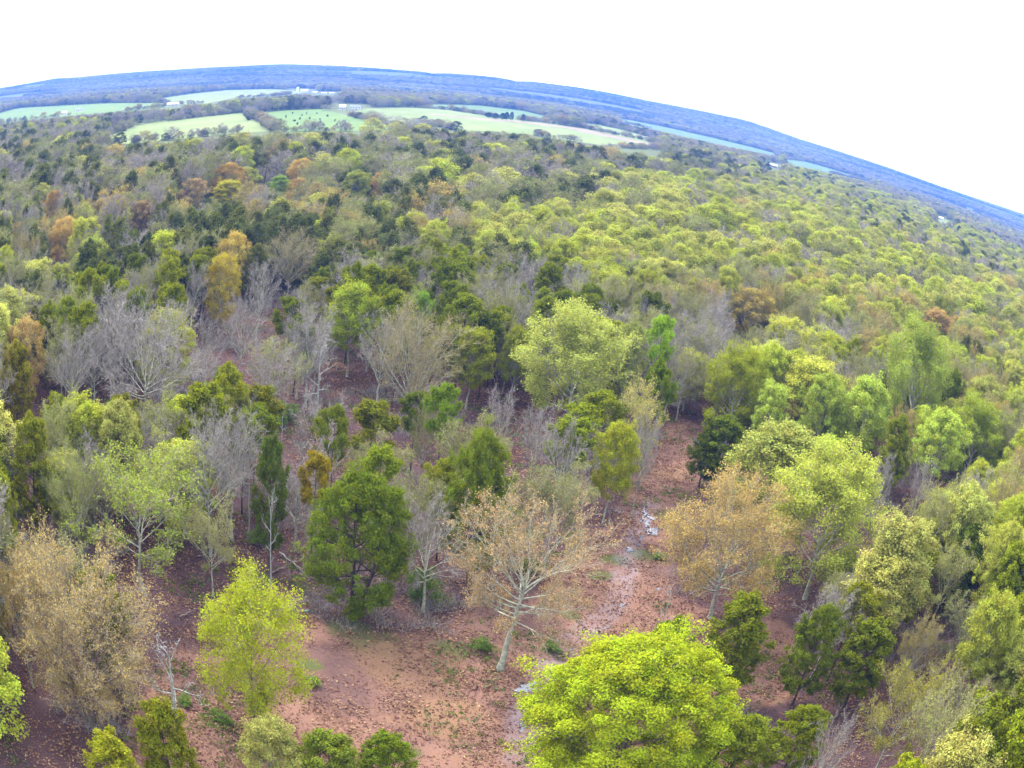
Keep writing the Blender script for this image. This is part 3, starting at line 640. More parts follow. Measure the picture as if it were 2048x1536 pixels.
# ------------------------------------------------------------------ fill woodland
rng = np.random.default_rng(7)
def scatter(r0, r1, spacing, az0=-42, az1=45):
    pts = []
    x = np.arange(-r1, r1, spacing); y = np.arange(0, r1, spacing*.87)
    X, Yg = np.meshgrid(x, y); X = X+((np.arange(len(y)) % 2)*spacing*.5)[:, None]
    P = np.stack([X.ravel(), Yg.ravel()], 1)+rng.uniform(-.42, .42, (X.size, 2))*spacing
    r = np.hypot(P[:, 0], P[:, 1]); az = np.degrees(np.arctan2(P[:, 0], P[:, 1]))
    return P[(r > r0) & (r < r1) & (az > az0) & (az < az1)]
VIEW = [[(x-w_, y-h_), (x+w_, y-h_), (x+w_, y+3), (x-w_, y+3)] for x, y, w_, h_ in ((700, 219, 30, 11), (604, 185, 22, 14), (1545, 335, 20, 7), (1882, 441, 12, 8), (345, 213, 14, 6), (128, 229, 6, 6), (157, 224, 8, 6), (652, 188, 26, 5), (1015, 243, 22, 14))]
def kill_fields(P, H):
    bad = np.zeros(len(P), bool); r = np.hypot(P[:, 0], P[:, 1]); lat = np.stack([P[:, 1], -P[:, 0]], 1)/r[:, None]
    for dz in (0, .5, 1.0):
        for dl in (-.42, 0, .42):
            if r.min() < 330 and dl: continue
            q, _ = project(np.c_[P+lat*dl*(6+r[:, None]*.009), H*dz*(.7+.3*(r > 500))])
            for nm, mt, pix, l in FIELDS: bad |= inpoly(q, pix)
            for pix in VIEW: bad |= inpoly(q, pix)
    return ~bad
# zone mixes, first match wins: polygon on the crown pixel, weights by kind
ZONES = [
 ([(175, 430), (420, 410), (560, 400), (720, 430), (740, 500), (600, 560), (420, 600), (180, 580)], dict(darkcedar=0.840, bare=0.052, poplar=0.036, palebud=0.072)),
 ([(0, 260), (180, 290), (540, 260), (960, 250), (1340, 300), (1240, 330), (1140, 400), (960, 400), (860, 350), (500, 330), (250, 345), (120, 400), (0, 420)], dict(darkcedar=0.360, bare=0.247, palebud=0.306, tanbud=0.020, poplar=0.057)),
 ([(0, 400), (120, 380), (260, 340), (500, 330), (860, 350), (960, 400), (930, 480), (740, 500), (560, 400), (180, 440), (100, 560), (0, 560)], dict(darkcedar=0.360, bare=0.234, tanbud=0.120, palebud=0.201, poplar=0.085)),
 ([(930, 400), (960, 375), (1160, 330), (1220, 318), (1480, 350), (1560, 380), (1900, 500), (2048, 560), (2048, 640), (1900, 600), (1560, 500), (1480, 500), (1260, 560), (960, 520)], dict(poplar=0.727, palebud=0.178, bare=0.065, tanbud=0.030)),
 ([(1480, 330), (1560, 310), (1900, 430), (2100, 520), (2100, 560), (1800, 470), (1560, 380)], dict(poplar=0.468, bare=0.163, darkcedar=0.200, palebud=0.170)),
 ([(1500, 480), (1700, 540), (2100, 620), (2100, 800), (1900, 640), (1720, 620), (1560, 640)], dict(poplar=0.508, tanbud=0.180, bare=0.078, palebud=0.234)),
 ([(900, 520), (1260, 540), (1500, 490), (1600, 600), (1550, 700), (1330, 760), (1080, 640), (900, 600)], dict(bare=0.325, palebud=0.420, poplar=0.115, cedar=0.060, tanbud=0.060)),
 ([(430, 480), (740, 480), (930, 430), (960, 520), (900, 620), (700, 680), (420, 660)], dict(bare=0.312, palebud=0.294, cedar=0.220, tanbud=0.080, poplar=0.074)),
 ([(0, 540), (180, 560), (430, 600), (430, 700), (130, 740), (130, 860), (0, 900)], dict(bare=0.273, cedar=0.320, tanbud=0.120, palebud=0.218, poplar=0.069)),
 ([(1380, 600), (2100, 620), (2100, 1000), (1600, 1000), (1400, 860)], dict(poplar=0.370, tanbud=0.200, palebud=0.239, bare=0.091, cedar=0.100)),
 ([(1400, 900), (2100, 900), (2100, 1600), (1040, 1600), (1100, 1400), (1300, 1260), (1420, 1200)], dict(cedar=.58, poplar=.26, tanbud=.08, palebud=.08)), ([(0, 0)], dict(cedar=0.620, poplar=0.086, tanbud=0.120, palebud=0.122, bare=0.052)),
 ([(0, 840), (420, 860), (440, 1200), (300, 1300), (0, 1300)], dict(palebud=0.382, cedar=0.260, bare=0.143, poplar=0.115, tanbud=0.100)),
]
OPENMIX = dict(tallcedar=.42, bare=.33, palebud=.22, snag=.03)
DEFMIX = dict(bare=.35, cedar=.3, palebud=.2, poplar=.15)
FARMIX = dict(bare=.44, palebud=.28, darkcedar=.12, poplar=.08, tanbud=.08)
def fill(r0, r1, sp, Hr, Wf):
    P = scatter(r0, r1, sp); n_ = len(P); H = rng.uniform(*Hr, n_)
    tp, _ = project(np.c_[P, H]); bp_, _ = project(np.c_[P, np.zeros(n_)])
    keep = (tp[:, 0] > -130) & (tp[:, 0] < 2180) & (tp[:, 1] < 1600) & kill_fields(P, H)
    for c in CLEAR: keep &= ~inpoly(bp_, c)
    op = np.zeros(n_, bool)
    if r0 < 400:
        for o_ in OPEN: op |= inpoly(bp_, o_)
        keep &= ~(op & (rng.uniform(0, 1, n_) < .04))
    if r0 < 1200:
        r = np.hypot(P[:, 0], P[:, 1])
        for h in heroes:
            d = np.hypot(P[:, 0]-h[0], P[:, 1]-h[1]); keep &= d > h[3]*.42+1.2
            # nothing of the fill in front of a hero's crown
            infront = (r < h[8]-1) & (np.abs(tp[:, 0]-h[5][0]) < h[6]*.55) & (tp[:, 1] < h[5][1]+(h[5][1]-h[4][1])*.9) & (tp[:, 1] > h[4][1]-60) & (r > h[8]*.55)
            keep &= ~infront
    P, H, tp, op = P[keep], H[keep], tp[keep], op[keep]
    kinds = np.empty(len(P), object); done = np.zeros(len(P), bool)
    def assign(msk, mix):
        ks, ws = list(mix), np.array(list(mix.values())); ws = ws/ws.sum()
        idx = np.where(msk & ~done)[0]
        if len(idx): kinds[idx] = np.array(ks, object)[rng.choice(len(ks), len(idx), p=ws)]; done[idx] = True
    assign(op, OPENMIX)
    if r0 < 1300:
        for poly, mix in ZONES: assign(inpoly(tp, poly), mix)
        assign(np.hypot(P[:, 0], P[:, 1]) < 900, DEFMIX)
    pn_ = wav(P[:, 0], P[:, 1], .011, 3)+.6*wav(P[:, 0], P[:, 1], .027, 1)
    assign(pn_ > .35, dict(poplar=.3, palebud=.35, bare=.3, tanbud=.05)); assign(pn_ < -.45, dict(darkcedar=.45, bare=.45, palebud=.1))
    assign(np.ones(len(P), bool), FARMIX)
    return [(P[i, 0], P[i, 1], H[i], sp*Wf*rng.uniform(.8, 1.2)*(.55+.45*H[i]/13)*{'poplar': 1.3, 'bare': 1.3, 'palebud': 1.3, 'tanbud': 1.3}.get(kinds[i], 1.0 if r0 < 1000 else 1.0), kinds[i], tp[i]) for i in range(len(P))]
near = fill(62, 330, 4.7, (9.5, 16), 1.35)
mid = fill(330, 1250, 9.2, (9.5, 19), 1.04)
LODK = {
 'darkcedar': [lodproto('dark_cedar_lod', 300+i, PAL['darkcedar'][i], H=11, W=6.5, base=.08, fork=1, shape='egg', nl=18, e0=5, e1=60, sub=4, sub2=3, leaf=1800, lsize=.34, lspread=.3, dome=3200, domen=34, domer=.75, r0=.15, barkm='bark_dark', twig='bark_dark') for i in range(3)],
 'bare': [lodproto('bare_lod', 310+i, PAL['mauve'][i % 2], H=14, W=10, base=.22, fork=.5, nl=14, sub=8, sub2=5, tw=6, tww=.035, twl=1.2, leaf=900, lsize=.25, r0=.24, limb_r=.6, shape=['round', 'fan'][i % 2]) for i in range(3)],
 'palebud': [lodproto('pale_bud_lod', 320+i, PAL['pale'][i], H=14, W=10, base=.22, fork=.5, nl=13, sub=7, sub2=4, tw=4, tww=.032, twl=1.1, leaf=2200, lsize=.26, lspread=.3, dome=2600, domen=24, domer=1.5, twig='twig_olive', r0=.22) for i in range(2)],
 'tanbud': [lodproto('tan_bud_lod', 330+i, (PAL['orange']+PAL['tan'])[i*2], H=14, W=10, base=.2, fork=.5, nl=13, sub=7, sub2=4, tw=4, tww=.032, twl=1.1, leaf=2600, lsize=.27, lspread=.3, dome=3600, domen=26, domer=1.5, twig='twig_olive', r0=.2) for i in range(3)],
 'poplar': [lodproto('poplar_lod', 340+i, PAL['yellow'][i], H=15, W=10, base=.2, fork=.6, shape='egg', nl=15, e0=20, e1=82, sub=6, sub2=3, leaf=2200, lsize=.32, lspread=.4, dome=7000, domen=26, domer=1.75, twig='twig_olive', r0=.2) for i in range(4)],
}
for k_ in ('cedar', 'tallcedar'): LODK[k_] = LODK['darkcedar']
LODK['snag'] = LODK['bare']

# the nearest ones of each kind are things of their own; the rest of a kind is one mass
def size_class(H): return 'tall' if H > 13.6 else ('small' if H < 11.2 else 'mid-sized')
DESCR = {'cedar': ['deep green cedar', 'olive green cedar', 'sombre green cedar', 'fresh green cedar'], 'darkcedar': ['blackish green cedar', 'dark blue-green cedar', 'dusky green cedar'],
         'tallcedar': ['thin-stemmed green cedar', 'thin-stemmed olive cedar', 'thin-stemmed dark cedar', 'thin-stemmed bright cedar'],
         'bare': ['grey leafless tree', 'mauve-grey leafless tree'], 'palebud': ['pale green budding oak', 'grey-green budding oak', 'soft green budding oak'],
         'tanbud': ['orange budding tree', 'rust budding tree', 'apricot budding tree', 'tan budding tree', 'dusty tan budding tree', 'olive-tan budding tree'],
         'poplar': ['yellow-green leafing tree', 'lime-tinted leafing tree', 'pale yellow leafing tree', 'muted yellow-green leafing tree'], 'snag': ['bleached dead tree']}
PALK = {'cedar': PAL['cedar'], 'darkcedar': PAL['darkcedar'], 'tallcedar': PAL['cedar'], 'bare': PAL['mauve'], 'palebud': PAL['pale'], 'tanbud': PAL['orange']+PAL['tan'], 'poplar': PAL['yellow'], 'snag': PAL['mauve']}
MESHK = dict(K); MESHK['darkcedar'] = K['cedar']
NAME['darkcedar'] = 'cedar_tree'
LM = [(h[4][0], h[4][1], h[7], h[8]) for h in heroes]
SHORT = {}
for h in heroes:
    t = h[7]
    SHORT[h[7]] = t
LANDMARKS = [('lone oak in the clearing', 1040, 1100), ('dense bright yellow-green tree', 1262, 1350), ('big broad green cedar', 710, 1080), ('big tan-gold tree', 150, 1240), ('slender yellow-green tree', 513, 1280), ('white leafless snag', 370, 1390),
 ('broad tan budding tree', 1490, 1080), ('feathery yellow-green tree', 1710, 1040), ('tallest mint-green tree', 1850, 740), ('pair of mint trees', 1700, 810), ('yellow-green dome', 1965, 880), ('dark bushy cedar by the track', 1455, 900),
 ('olive-gold leafing tree', 1488, 760), ('slender lime tree', 1330, 700), ('huge pale yellow-green tree', 1165, 720), ('fan-shaped oak', 815, 760), ('round yellow-green tree', 715, 620), ('wide bare tree', 270, 740), ('golden yellow tree', 455, 560),
 ('orange domes', 125, 440), ('large orange-topped tree', 462, 370), ('tall orange tree', 606, 350), ('pale green dome', 730, 370), ('purple-grey bare tree', 532, 560), ('tall white snag', 635, 740), ('puddles', 1300, 1050),
 ('straw-coloured tree', 1260, 850), ('pale feathery tree', 1918, 1150), ('olive-tan tree', 1850, 1400), ('olive-orange dome', 1510, 620), ('rosy-tan dome', 1880, 650), ('grey wood behind', 1180, 520), ('mustard yellow tree', 463, 390), ('spreading pale green oak', 290, 1060), ('tan-orange tree', 52, 690), ('pinkish bare tree', 1690, 1480)]
LMA = np.array([(x, y) for _, x, y in LANDMARKS], float)
USED = {}
def label_for(kind, ci, H, tp, W=8):
    d = np.hypot((LMA[:, 0]-tp[0]), (LMA[:, 1]-tp[1]-30)*1.3); first = None
    form = 'broad' if W/H > .78 else ('narrow' if W/H < .58 else '')
    for extra in ('', form):
        for j in np.argsort(d)[:3]:
            nm, lx, ly = LANDMARKS[j]; dx, dy = tp[0]-lx, tp[1]+30-ly
            far_ = 'close ' if d[j] < 70 else ('some way ' if d[j] > 150 else '')
            if abs(dx) > abs(dy)*1.4: rel_ = 'left of' if dx < 0 else 'right of'
            elif abs(dy) > abs(dx)*1.4: rel_ = 'behind' if dy < 0 else 'in front of'
            else: rel_ = ('behind and left of' if dx < 0 else 'behind and right of') if dy < 0 else ('below and left of' if dx < 0 else 'below and right of')
            de = DESCR[kind][ci % len(DESCR[kind])]; sz = size_class(H)
            lab = f"{sz} {extra+' ' if extra else ''}{de} {far_}{rel_} the {nm}"
            if first is None: first = lab
            if lab not in USED and len(lab.replace('-', ' ').split()) <= 16: USED[lab] = 1; return lab
    return first
CAP = {'cedar_tree': 265, 'bare_tree': 240, 'oak_tree': 190, 'budding_tree': 110, 'leafing_tree': 230, 'dead_tree': 40}
cnt = {}
for h in heroes: cnt[h[9]] = cnt.get(h[9], 0)+1
allt = sorted([t for t in near+mid], key=lambda t: math.hypot(t[0], t[1]))
rest = {}
rn = random.Random(12)
GROUP = {'cedar_tree': 'cedars of the wood', 'bare_tree': 'leafless trees of the wood', 'oak_tree': 'green-budding oaks of the wood', 'budding_tree': 'tan and orange budding trees of the wood', 'leafing_tree': 'yellow-green leafing trees of the wood', 'dead_tree': 'dead trees of the wood'}
for (x, y, H, W, kind, tp) in allt:
    nm = NAME[kind]; r = math.hypot(x, y)
    visible = -40 < tp[0] < 2090 and tp[1] < 1570
    if visible and cnt.get(nm, 0) < CAP[nm]:
        cnt[nm] = cnt.get(nm, 0)+1
        ci = rn.randrange(len(PALK[kind])); c = PALK[kind][ci]; j = rn.uniform(.88, 1.12); c = tuple(v*j*rn.uniform(.95, 1.05) for v in c)
        pr = rn.choice(MESHK[kind])
        if 'cedar' in kind: W *= .98; H *= .95
        if kind == 'snag': W *= .7; H *= .75
        if kind == 'tallcedar': W *= .82; H *= 1.08
        plant(pr, nm, x, y, H, W, rn.uniform(0, 6.28), c, label_for(kind, ci, H, tp, W), GROUP[nm])
    else:
        rest.setdefault(kind, []).append((x, y, 0.0, H, W))
print('individual trees', cnt, 'rest', {k: len(v) for k, v in rest.items()})

farw = fill(1250, 3300, 11.5, (9, 18), 1.05)
for (x, y, H, W, kind, tp) in farw: rest.setdefault(kind, []).append((x, y, 0.0, H, W))
# hedgerows and tree lines along the field edges
for nm, mt, pix, l in FIELDS:
    if nm != 'pasture': continue
    cx_, cy_ = np.mean(pix, 0)
    for i in range(len(pix)):
        A, B = np.array(pix[i], float), np.array(pix[(i+1) % len(pix)], float)
        gA, gB = ground(*A), ground(*B); Lm = np.linalg.norm(gB-gA)
        if rn.random() < .5: continue
        for k in range(int(Lm/4.5)):
            q = gA+(gB-gA)*(k+rn.random())/(Lm/4.5); q = q+np.array([rn.gauss(0, 1.5), rn.gauss(0, 3)])
            kk = rn.choices(['bare', 'palebud', 'darkcedar', 'tanbud'], [.45, .35, .1, .1])[0]; h_ = rn.choice([3, 4, 5, 6, 8])*rn.uniform(.8, 1.2)
            qq = np.array([project(np.array([q[0], q[1], z_]))[0] for z_ in (0, h_)])
            if any(inpoly(qq, v_).any() for v_ in VIEW): continue
            rest.setdefault(kk, []).append((q[0], q[1], -h_*.2, h_*1.2, h_*rn.uniform(1.3, 1.9)))
# wooded hills beyond
P = scatter(3300, 6900, 18, -41, 44)
z = height(P[:, 0], P[:, 1]); tp, _ = project(np.c_[P, z])
gz = np.arctan2(P[:, 0], P[:, 1])*4500; gr = np.hypot(P[:, 0], P[:, 1]); gap = wav(gz, gr*2.2, .0027, 2.2)+.6*wav(gz, gr*2.6, .0071, .4)
keep = (tp[:, 0] > -60) & (tp[:, 0] < 2110) & (gap < np.where(gr > 4700, .22, .34))
P, z = P[keep], z[keep]
ks = np.array(list(FARMIX), object)[rng.choice(len(FARMIX), len(P), p=np.array(list(FARMIX.values()))/sum(FARMIX.values()))]
hp = wav(gz[keep], gr[keep]*1.7, .0042, .9)+.7*wav(gz[keep], gr[keep]*2, .012, 5)
ks[(hp > .42) & (rng.uniform(0, 1, len(P)) < .8)] = 'darkcedar'; ks[(hp < -.5) & (rng.uniform(0, 1, len(P)) < .7)] = 'poplar'
for i in range(len(P)): rest.setdefault('hill_'+ks[i], []).append((P[i, 0], P[i, 1], z[i]-2, rng.uniform(12, 17), rng.uniform(19, 27)))

def instancer(name, pts, protos, label=None, kind='stuff'):
    """one mass of alike trees: points that carry size and turn, each holding one of a few meshes"""
    pts = np.asarray(pts, float)
    me = bpy.data.meshes.new(name); me.vertices.add(len(pts)); me.vertices.foreach_set('co', pts[:, :3].astype(np.float32).ravel())
    H0, W0 = protos[0]['H'], protos[0]['W']
    sc = np.stack([pts[:, 4]/W0, pts[:, 4]/W0, pts[:, 3]/H0], 1)
    a = me.attributes.new('size', 'FLOAT_VECTOR', 'POINT'); a.data.foreach_set('vector', sc.astype(np.float32).ravel())
    a = me.attributes.new('turn', 'FLOAT', 'POINT'); a.data.foreach_set('value', np.random.default_rng(5).uniform(0, 6.28, len(pts)).astype(np.float32))
    a = me.attributes.new('pick', 'INT', 'POINT'); a.data.foreach_set('value', np.random.default_rng(6).integers(0, len(protos), len(pts)).astype(np.int32))
    pc = bpy.data.collections.new(name+'_sources')
    for i, p in enumerate(protos):
        po = bpy.data.objects.new('%s_source_%02d' % (name, i), p['mesh']); po.color = (*p['colour'], 1); pc.objects.link(po)
    ng = bpy.data.node_groups.new(name, 'GeometryNodeTree')
    ng.interface.new_socket('Geometry', in_out='INPUT', socket_type='NodeSocketGeometry'); ng.interface.new_socket('Geometry', in_out='OUTPUT', socket_type='NodeSocketGeometry')
    i_ = ng.nodes.new('NodeGroupInput'); o_ = ng.nodes.new('NodeGroupOutput'); m2p = ng.nodes.new('GeometryNodeMeshToPoints'); iop = ng.nodes.new('GeometryNodeInstanceOnPoints')
    ci = ng.nodes.new('GeometryNodeCollectionInfo'); ci.inputs['Collection'].default_value = pc; ci.inputs['Separate Children'].default_value = True; ci.inputs['Reset Children'].default_value = True
    def attr(nm_, ty):
        x = ng.nodes.new('GeometryNodeInputNamedAttribute'); x.data_type = ty; x.inputs[0].default_value = nm_
        return [s for s in x.outputs if s.enabled and s.name == 'Attribute'][0]
    L = ng.links.new
    L(i_.outputs[0], m2p.inputs[0]); L(m2p.outputs[0], iop.inputs['Points']); L(ci.outputs[0], iop.inputs['Instance'])
    iop.inputs['Pick Instance'].default_value = True; L(attr('pick', 'INT'), iop.inputs['Instance Index']); L(attr('size', 'FLOAT_VECTOR'), iop.inputs['Scale'])
    cx = ng.nodes.new('ShaderNodeCombineXYZ'); L(attr('turn', 'FLOAT'), cx.inputs[2])
    e2r = ng.nodes.new('FunctionNodeEulerToRotation'); L(cx.outputs[0], e2r.inputs[0]); L(e2r.outputs[0], iop.inputs['Rotation'])
    L(iop.outputs[0], o_.inputs[0])
    ob = obj(name, me, kind=kind)
    md = ob.modifiers.new('scatter', 'NODES'); md.node_group = ng
    if label: ob['label'] = label
    return ob
STUFF = {'cedar': 'cedar_woodland', 'tallcedar': 'cedar_woodland', 'darkcedar': 'dark_cedar_woodland', 'bare': 'leafless_woodland', 'palebud': 'budding_oak_woodland', 'tanbud': 'orange_budding_woodland', 'poplar': 'leafing_woodland', 'snag': 'dead_woodland'}
merged = {}
for k_, v in rest.items():
    kk = k_.replace('hill_', ''); pre = 'hill_' if k_.startswith('hill_') else 'distant_'
    merged.setdefault((pre+STUFF[kk], kk if kk not in ('cedar', 'tallcedar') else 'darkcedar'), []).extend(v)
for (nm, kk), v in merged.items():
    instancer(nm, v, LODK[kk], 'mass of ' + nm.replace('_', ' ').replace('distant', 'far').replace('hill', 'hillside')+' too many to count')

# ------------------------------------------------------------------ ground cover
def blob_points(n_, polys, seed, r1=300):
    r_ = np.random.default_rng(seed); P = []
    az = np.radians(r_.uniform(-40, 43, n_)); rr = np.sqrt(r_.uniform(60**2, r1**2, n_)); P = np.stack([rr*np.sin(az), rr*np.cos(az)], 1)
    q, _ = project(np.c_[P, np.zeros(n_)]); k = (q[:, 0] > -20) & (q[:, 0] < 2070) & (q[:, 1] < 1560)
    return P[k], q[k]
def tuft(seed, nb, h, spread, tint):
    r_ = np.random.default_rng(seed); A = Acc(); c = r_.normal(size=(nb, 3))*[spread, spread, 0]; c[:, 2] = np.abs(r_.normal(size=nb))*h*.4
    leaves(A, c, h, r_, np.array([0, 0, .3]))
    return dict(H=1, W=1, mesh=A.mesh('tuft', [leaf_of(tint)]), colour=tint)
P, q = blob_points(26000, None, 3)
nz = wav(P[:, 0], P[:, 1], .23, 1)+.6*wav(P[:, 0], P[:, 1], .71, 2)
k = nz > .25; Pg = P[k]
pts = np.c_[Pg, np.full(len(Pg), .05), rng.uniform(.5, 1.3, len(Pg)), rng.uniform(.5, 1.6, len(Pg))]
instancer('low_green_plants', pts, [tuft(1, 22, .22, .35, (.09, .13, .02)), tuft(2, 16, .2, .4, (.10, .12, .035)), tuft(3, 14, .2, .3, (.07, .12, .04))], 'scattered low green plants on the leaf litter')
P, q = blob_points(42000, None, 13, 260)
Pg = P
pts = np.c_[Pg, np.full(len(Pg), .0), rng.uniform(.5, 1.3, len(Pg)), rng.uniform(.7, 2.2, len(Pg))]
instancer('dry_grass', pts, [tuft(4, 26, .16, .5, (.21, .125, .08)), tuft(5, 22, .16, .5, (.15, .085, .06)), tuft(6, 18, .16, .45, (.12, .06, .05))], 'dry russet grass and leaf litter of the woodland floor')
# twiggy brush of the wood floor
def brush(seed, tint):
    r_ = np.random.default_rng(seed); A = Acc(); n_ = 60; p = r_.normal(size=(n_, 3))*[.6, .6, 0]; d = nrm(r_.normal(size=(n_, 3))*.5+[0, 0, 1]); blades(A, p, p+d*r_.uniform(.6, 1.8, (n_, 1)), .02, 1, r_)
    leaves(A, p[:20]+d[:20]*.9, .12, r_)
    return dict(H=1, W=1, mesh=A.mesh("brush", [leaf_of(tint), "twig_mauve"]), colour=tint)
P, q = blob_points(15000, None, 9, 330)
k = np.ones(len(P), bool)
for c in CLEAR: k &= ~inpoly(q, c)
nz = wav(P[:, 0], P[:, 1], .17, 4); k &= nz > .15; Pg = P[k]
pts = np.c_[Pg, np.zeros(len(Pg)), rng.uniform(.6, 1.5, len(Pg)), rng.uniform(.7, 1.5, len(Pg))]
instancer('twiggy_undergrowth', pts, [brush(1, (.16, .10, .07)), brush(2, (.10, .14, .03))], 'bare twiggy undergrowth below the trees')

# shrubs, single ones
SHRUBS = [(1105, 1305, 1.2, 1.9, 'small vivid green shrub on the clearing right of the lone oak'), (960, 1300, 1.2, 1.8, 'low olive shrub beside the foot of the lone oak'), (500, 240, 9, 14, 'big round grey-green bush island in the pale pasture'),
 (845, 1205, 3.5, 3.2, 'small dark green cedar shrub below the big broad cedar'), (1120, 1365, 1.0, 1.6, 'green shrub beside the small puddle'), (560, 845, 2.6, 5, 'green bramble patch under the white snags'), (240, 838, 3, 5, 'bright green shrub under the wide bare tree'),
 (625, 1370, .8, 1.4, 'tiny green shrub on purple litter'), (440, 1440, .9, 1.8, 'tiny green shrub between snag and slender tree'), (1320, 1118, .7, 1.6, 'low green patch beside the track'), (1060, 1150, 2.0, 2.4, 'low shrub behind the lone oak'), (510, 1090, 1.5, 2.0, 'green sapling among thin trunks'), (372, 1405, .8, 1.5, 'small green sprout by the white snag')]
for i, (px, py, H, W, lab) in enumerate(SHRUBS):
    g = ground(px, py); plant(K['shrub'][i % 2], 'shrub', g[0], g[1], H, W, i*1.3, (.075, .15, .03) if H < 5 else (.10, .10, .08), lab)
# bushes dotted over the green pasture, and evergreen by the farm
r_ = random.Random(8); gi = 0
BUSH = [(572, 236), (590, 243), (603, 232), (620, 239), (635, 228), (610, 250), (642, 246), (655, 234), (668, 243), (583, 228), (628, 250), (600, 240), (648, 252), (672, 251), (690, 246), (594, 250), (615, 228), (560, 244), (640, 240)]
for (px, py) in BUSH:
    g = ground(px+r_.uniform(-2, 2), py)
    plant(K['shrub'][gi % 2], 'shrub', g[0], g[1], r_.uniform(1.5, 3.2), r_.uniform(1.5, 3.0), r_.uniform(0, 6), (.03, .06, .035), 'small dark bush dotted on the green pasture', 'dark bushes on the green pasture'); gi += 1
for i, (px, py, H, W) in enumerate([(977, 236, 8, 11), (1012, 241, 12, 7), (1022, 242, 13, 7), (1045, 243, 11, 7), (1005, 240, 10, 10), (990, 239, 9, 11)]):
    g = ground(px, py)
    plant(K['cedar'][i % 3], 'cedar_tree', g[0], g[1], H, W, i, (.02, .05, .045), ['small round evergreen, first in the farm-track row', 'tall dark evergreen beside the blue-green field', 'tallest dark evergreen beside the blue-green field', 'last dark evergreen in the farm-track row', 'broad evergreen in the farm-track row', 'grey broad tree in the farm-track row'][i], 'evergreens beside the farm track')
for i, (px, py, H, W) in enumerate([(655, 222, 9, 20), (648, 221, 8, 16), (700, 233, 9, 14), (741, 237, 9, 20), (757, 240, 9, 18), (790, 246, 8, 22), (815, 250, 8, 22), (840, 254, 9, 22), (865, 257, 10, 20), (885, 260, 11, 18), (772, 243, 7, 18)]):
    g = ground(px, py)
    plant(K['bare'][i % 3] if i % 3 else K['palebud'][0], 'hedgerow_tree', g[0], g[1], H, W, i*1.7, (.15, .15, .07), ['rounded grey tree in front of the farmhouse', 'low hedge tree left of the farmhouse', 'round pale green tree below the farmhouse', 'brownish hedge tree between pastures', 'brownish hedge tree beside its twin', 'grey hedge tree at the middle of the hedgerow', 'greenish hedge tree in mid hedgerow', 'wide hedge tree near the wood edge', 'tall hedge tree near the wood edge', 'last hedge tree joining the wood', 'low hedge bush between the pastures'][i], 'hedgerow between the two pastures')

# ------------------------------------------------------------------ puddles
def puddle(px, py, wpx, hpx, seed, label, ang=0.0):
    r_ = np.random.default_rng(seed); n_ = 40; th = np.linspace(0, 2*math.pi, n_, endpoint=False)
    rad = 1+.28*np.sin(th*3+r_.uniform(0, 6))+.2*np.sin(th*5+r_.uniform(0, 6))+.14*r_.normal(size=n_)
    gc = ground(px, py); pts = []
    zc_ = max(relief(gc[0]+dx_, gc[1]+dy_) for dx_, dy_ in ((0, 0), (.6, 0), (-.6, 0), (0, .9), (0, -.9)))
    for t, q_ in zip(th, rad):
        ex, ey = wpx/2*q_*math.cos(t), hpx/2*q_*math.sin(t)
        g = ground(px+ex*math.cos(ang)-ey*math.sin(ang), py+ex*math.sin(ang)+ey*math.cos(ang)); pts.append((g[0], g[1], zc_+.035))
    me = bpy.data.meshes.new('puddle'); bot = [(x, y, z_-.15) for x, y, z_ in pts]
    me.from_pydata(pts+bot, [], [tuple(range(n_))]+[(i, n_+i, n_+(i+1) % n_, (i+1) % n_) for i in range(n_)]); me.materials.append(M['puddle']); me.update()
    if me.polygons[0].normal.z < 0: me.flip_normals()
    return obj('puddle', me, label=label, category='puddle', group='rain puddles on the track')
PUD = [(1288, 1026, 9, 34, 'thin pale puddle slanting at the head of the track', .18), (1296, 1046, 10, 36, 'thin puddle just above the widest one', .1), (1308, 1060, 30, 14, 'widest pale puddle near the leaning sapling', -.3), (1302, 1036, 16, 4, 'small crossing puddle at the top of the track', .3), (1284, 1070, 5, 20, 'narrow puddle just under the widest one', .2),
 (1258, 1100, 14, 10, 'small dull puddle midway down the track', 0), (1275, 1090, 5, 4, 'tiny puddle beside the dull one', 0), (1316, 1178, 7, 4, 'lone little puddle beneath the broad tan tree', 0), (1052, 1378, 36, 16, 'pale puddle left of the dense bright tree', -.15), (1070, 1368, 14, 8, 'small puddle touching the pale one', 0), (1245, 1210, 14, 4, 'shallow wet patch in mid track', -.3),
 (1215, 1255, 12, 4, 'wet patch lower on the track', -.4), (1140, 1300, 12, 4, 'wet patch above the dense bright tree', -.5), (585, 1216, 26, 9, 'pale wet patch left of the big broad cedar', 0), (615, 1222, 18, 6, 'smaller wet patch left of the big broad cedar', .1), (1044, 1455, 10, 22, 'narrow puddle at the rim of the bright tree', 0), (1392, 886, 15, 12, 'round pale puddle against the dark cedar', 0), (134, 1050, 16, 8, 'grey wet patch in the side wood', .2)]
for i, (px, py, a, b_, lab, an) in enumerate(PUD): puddle(px, py, a, b_, 20+i, lab, an)

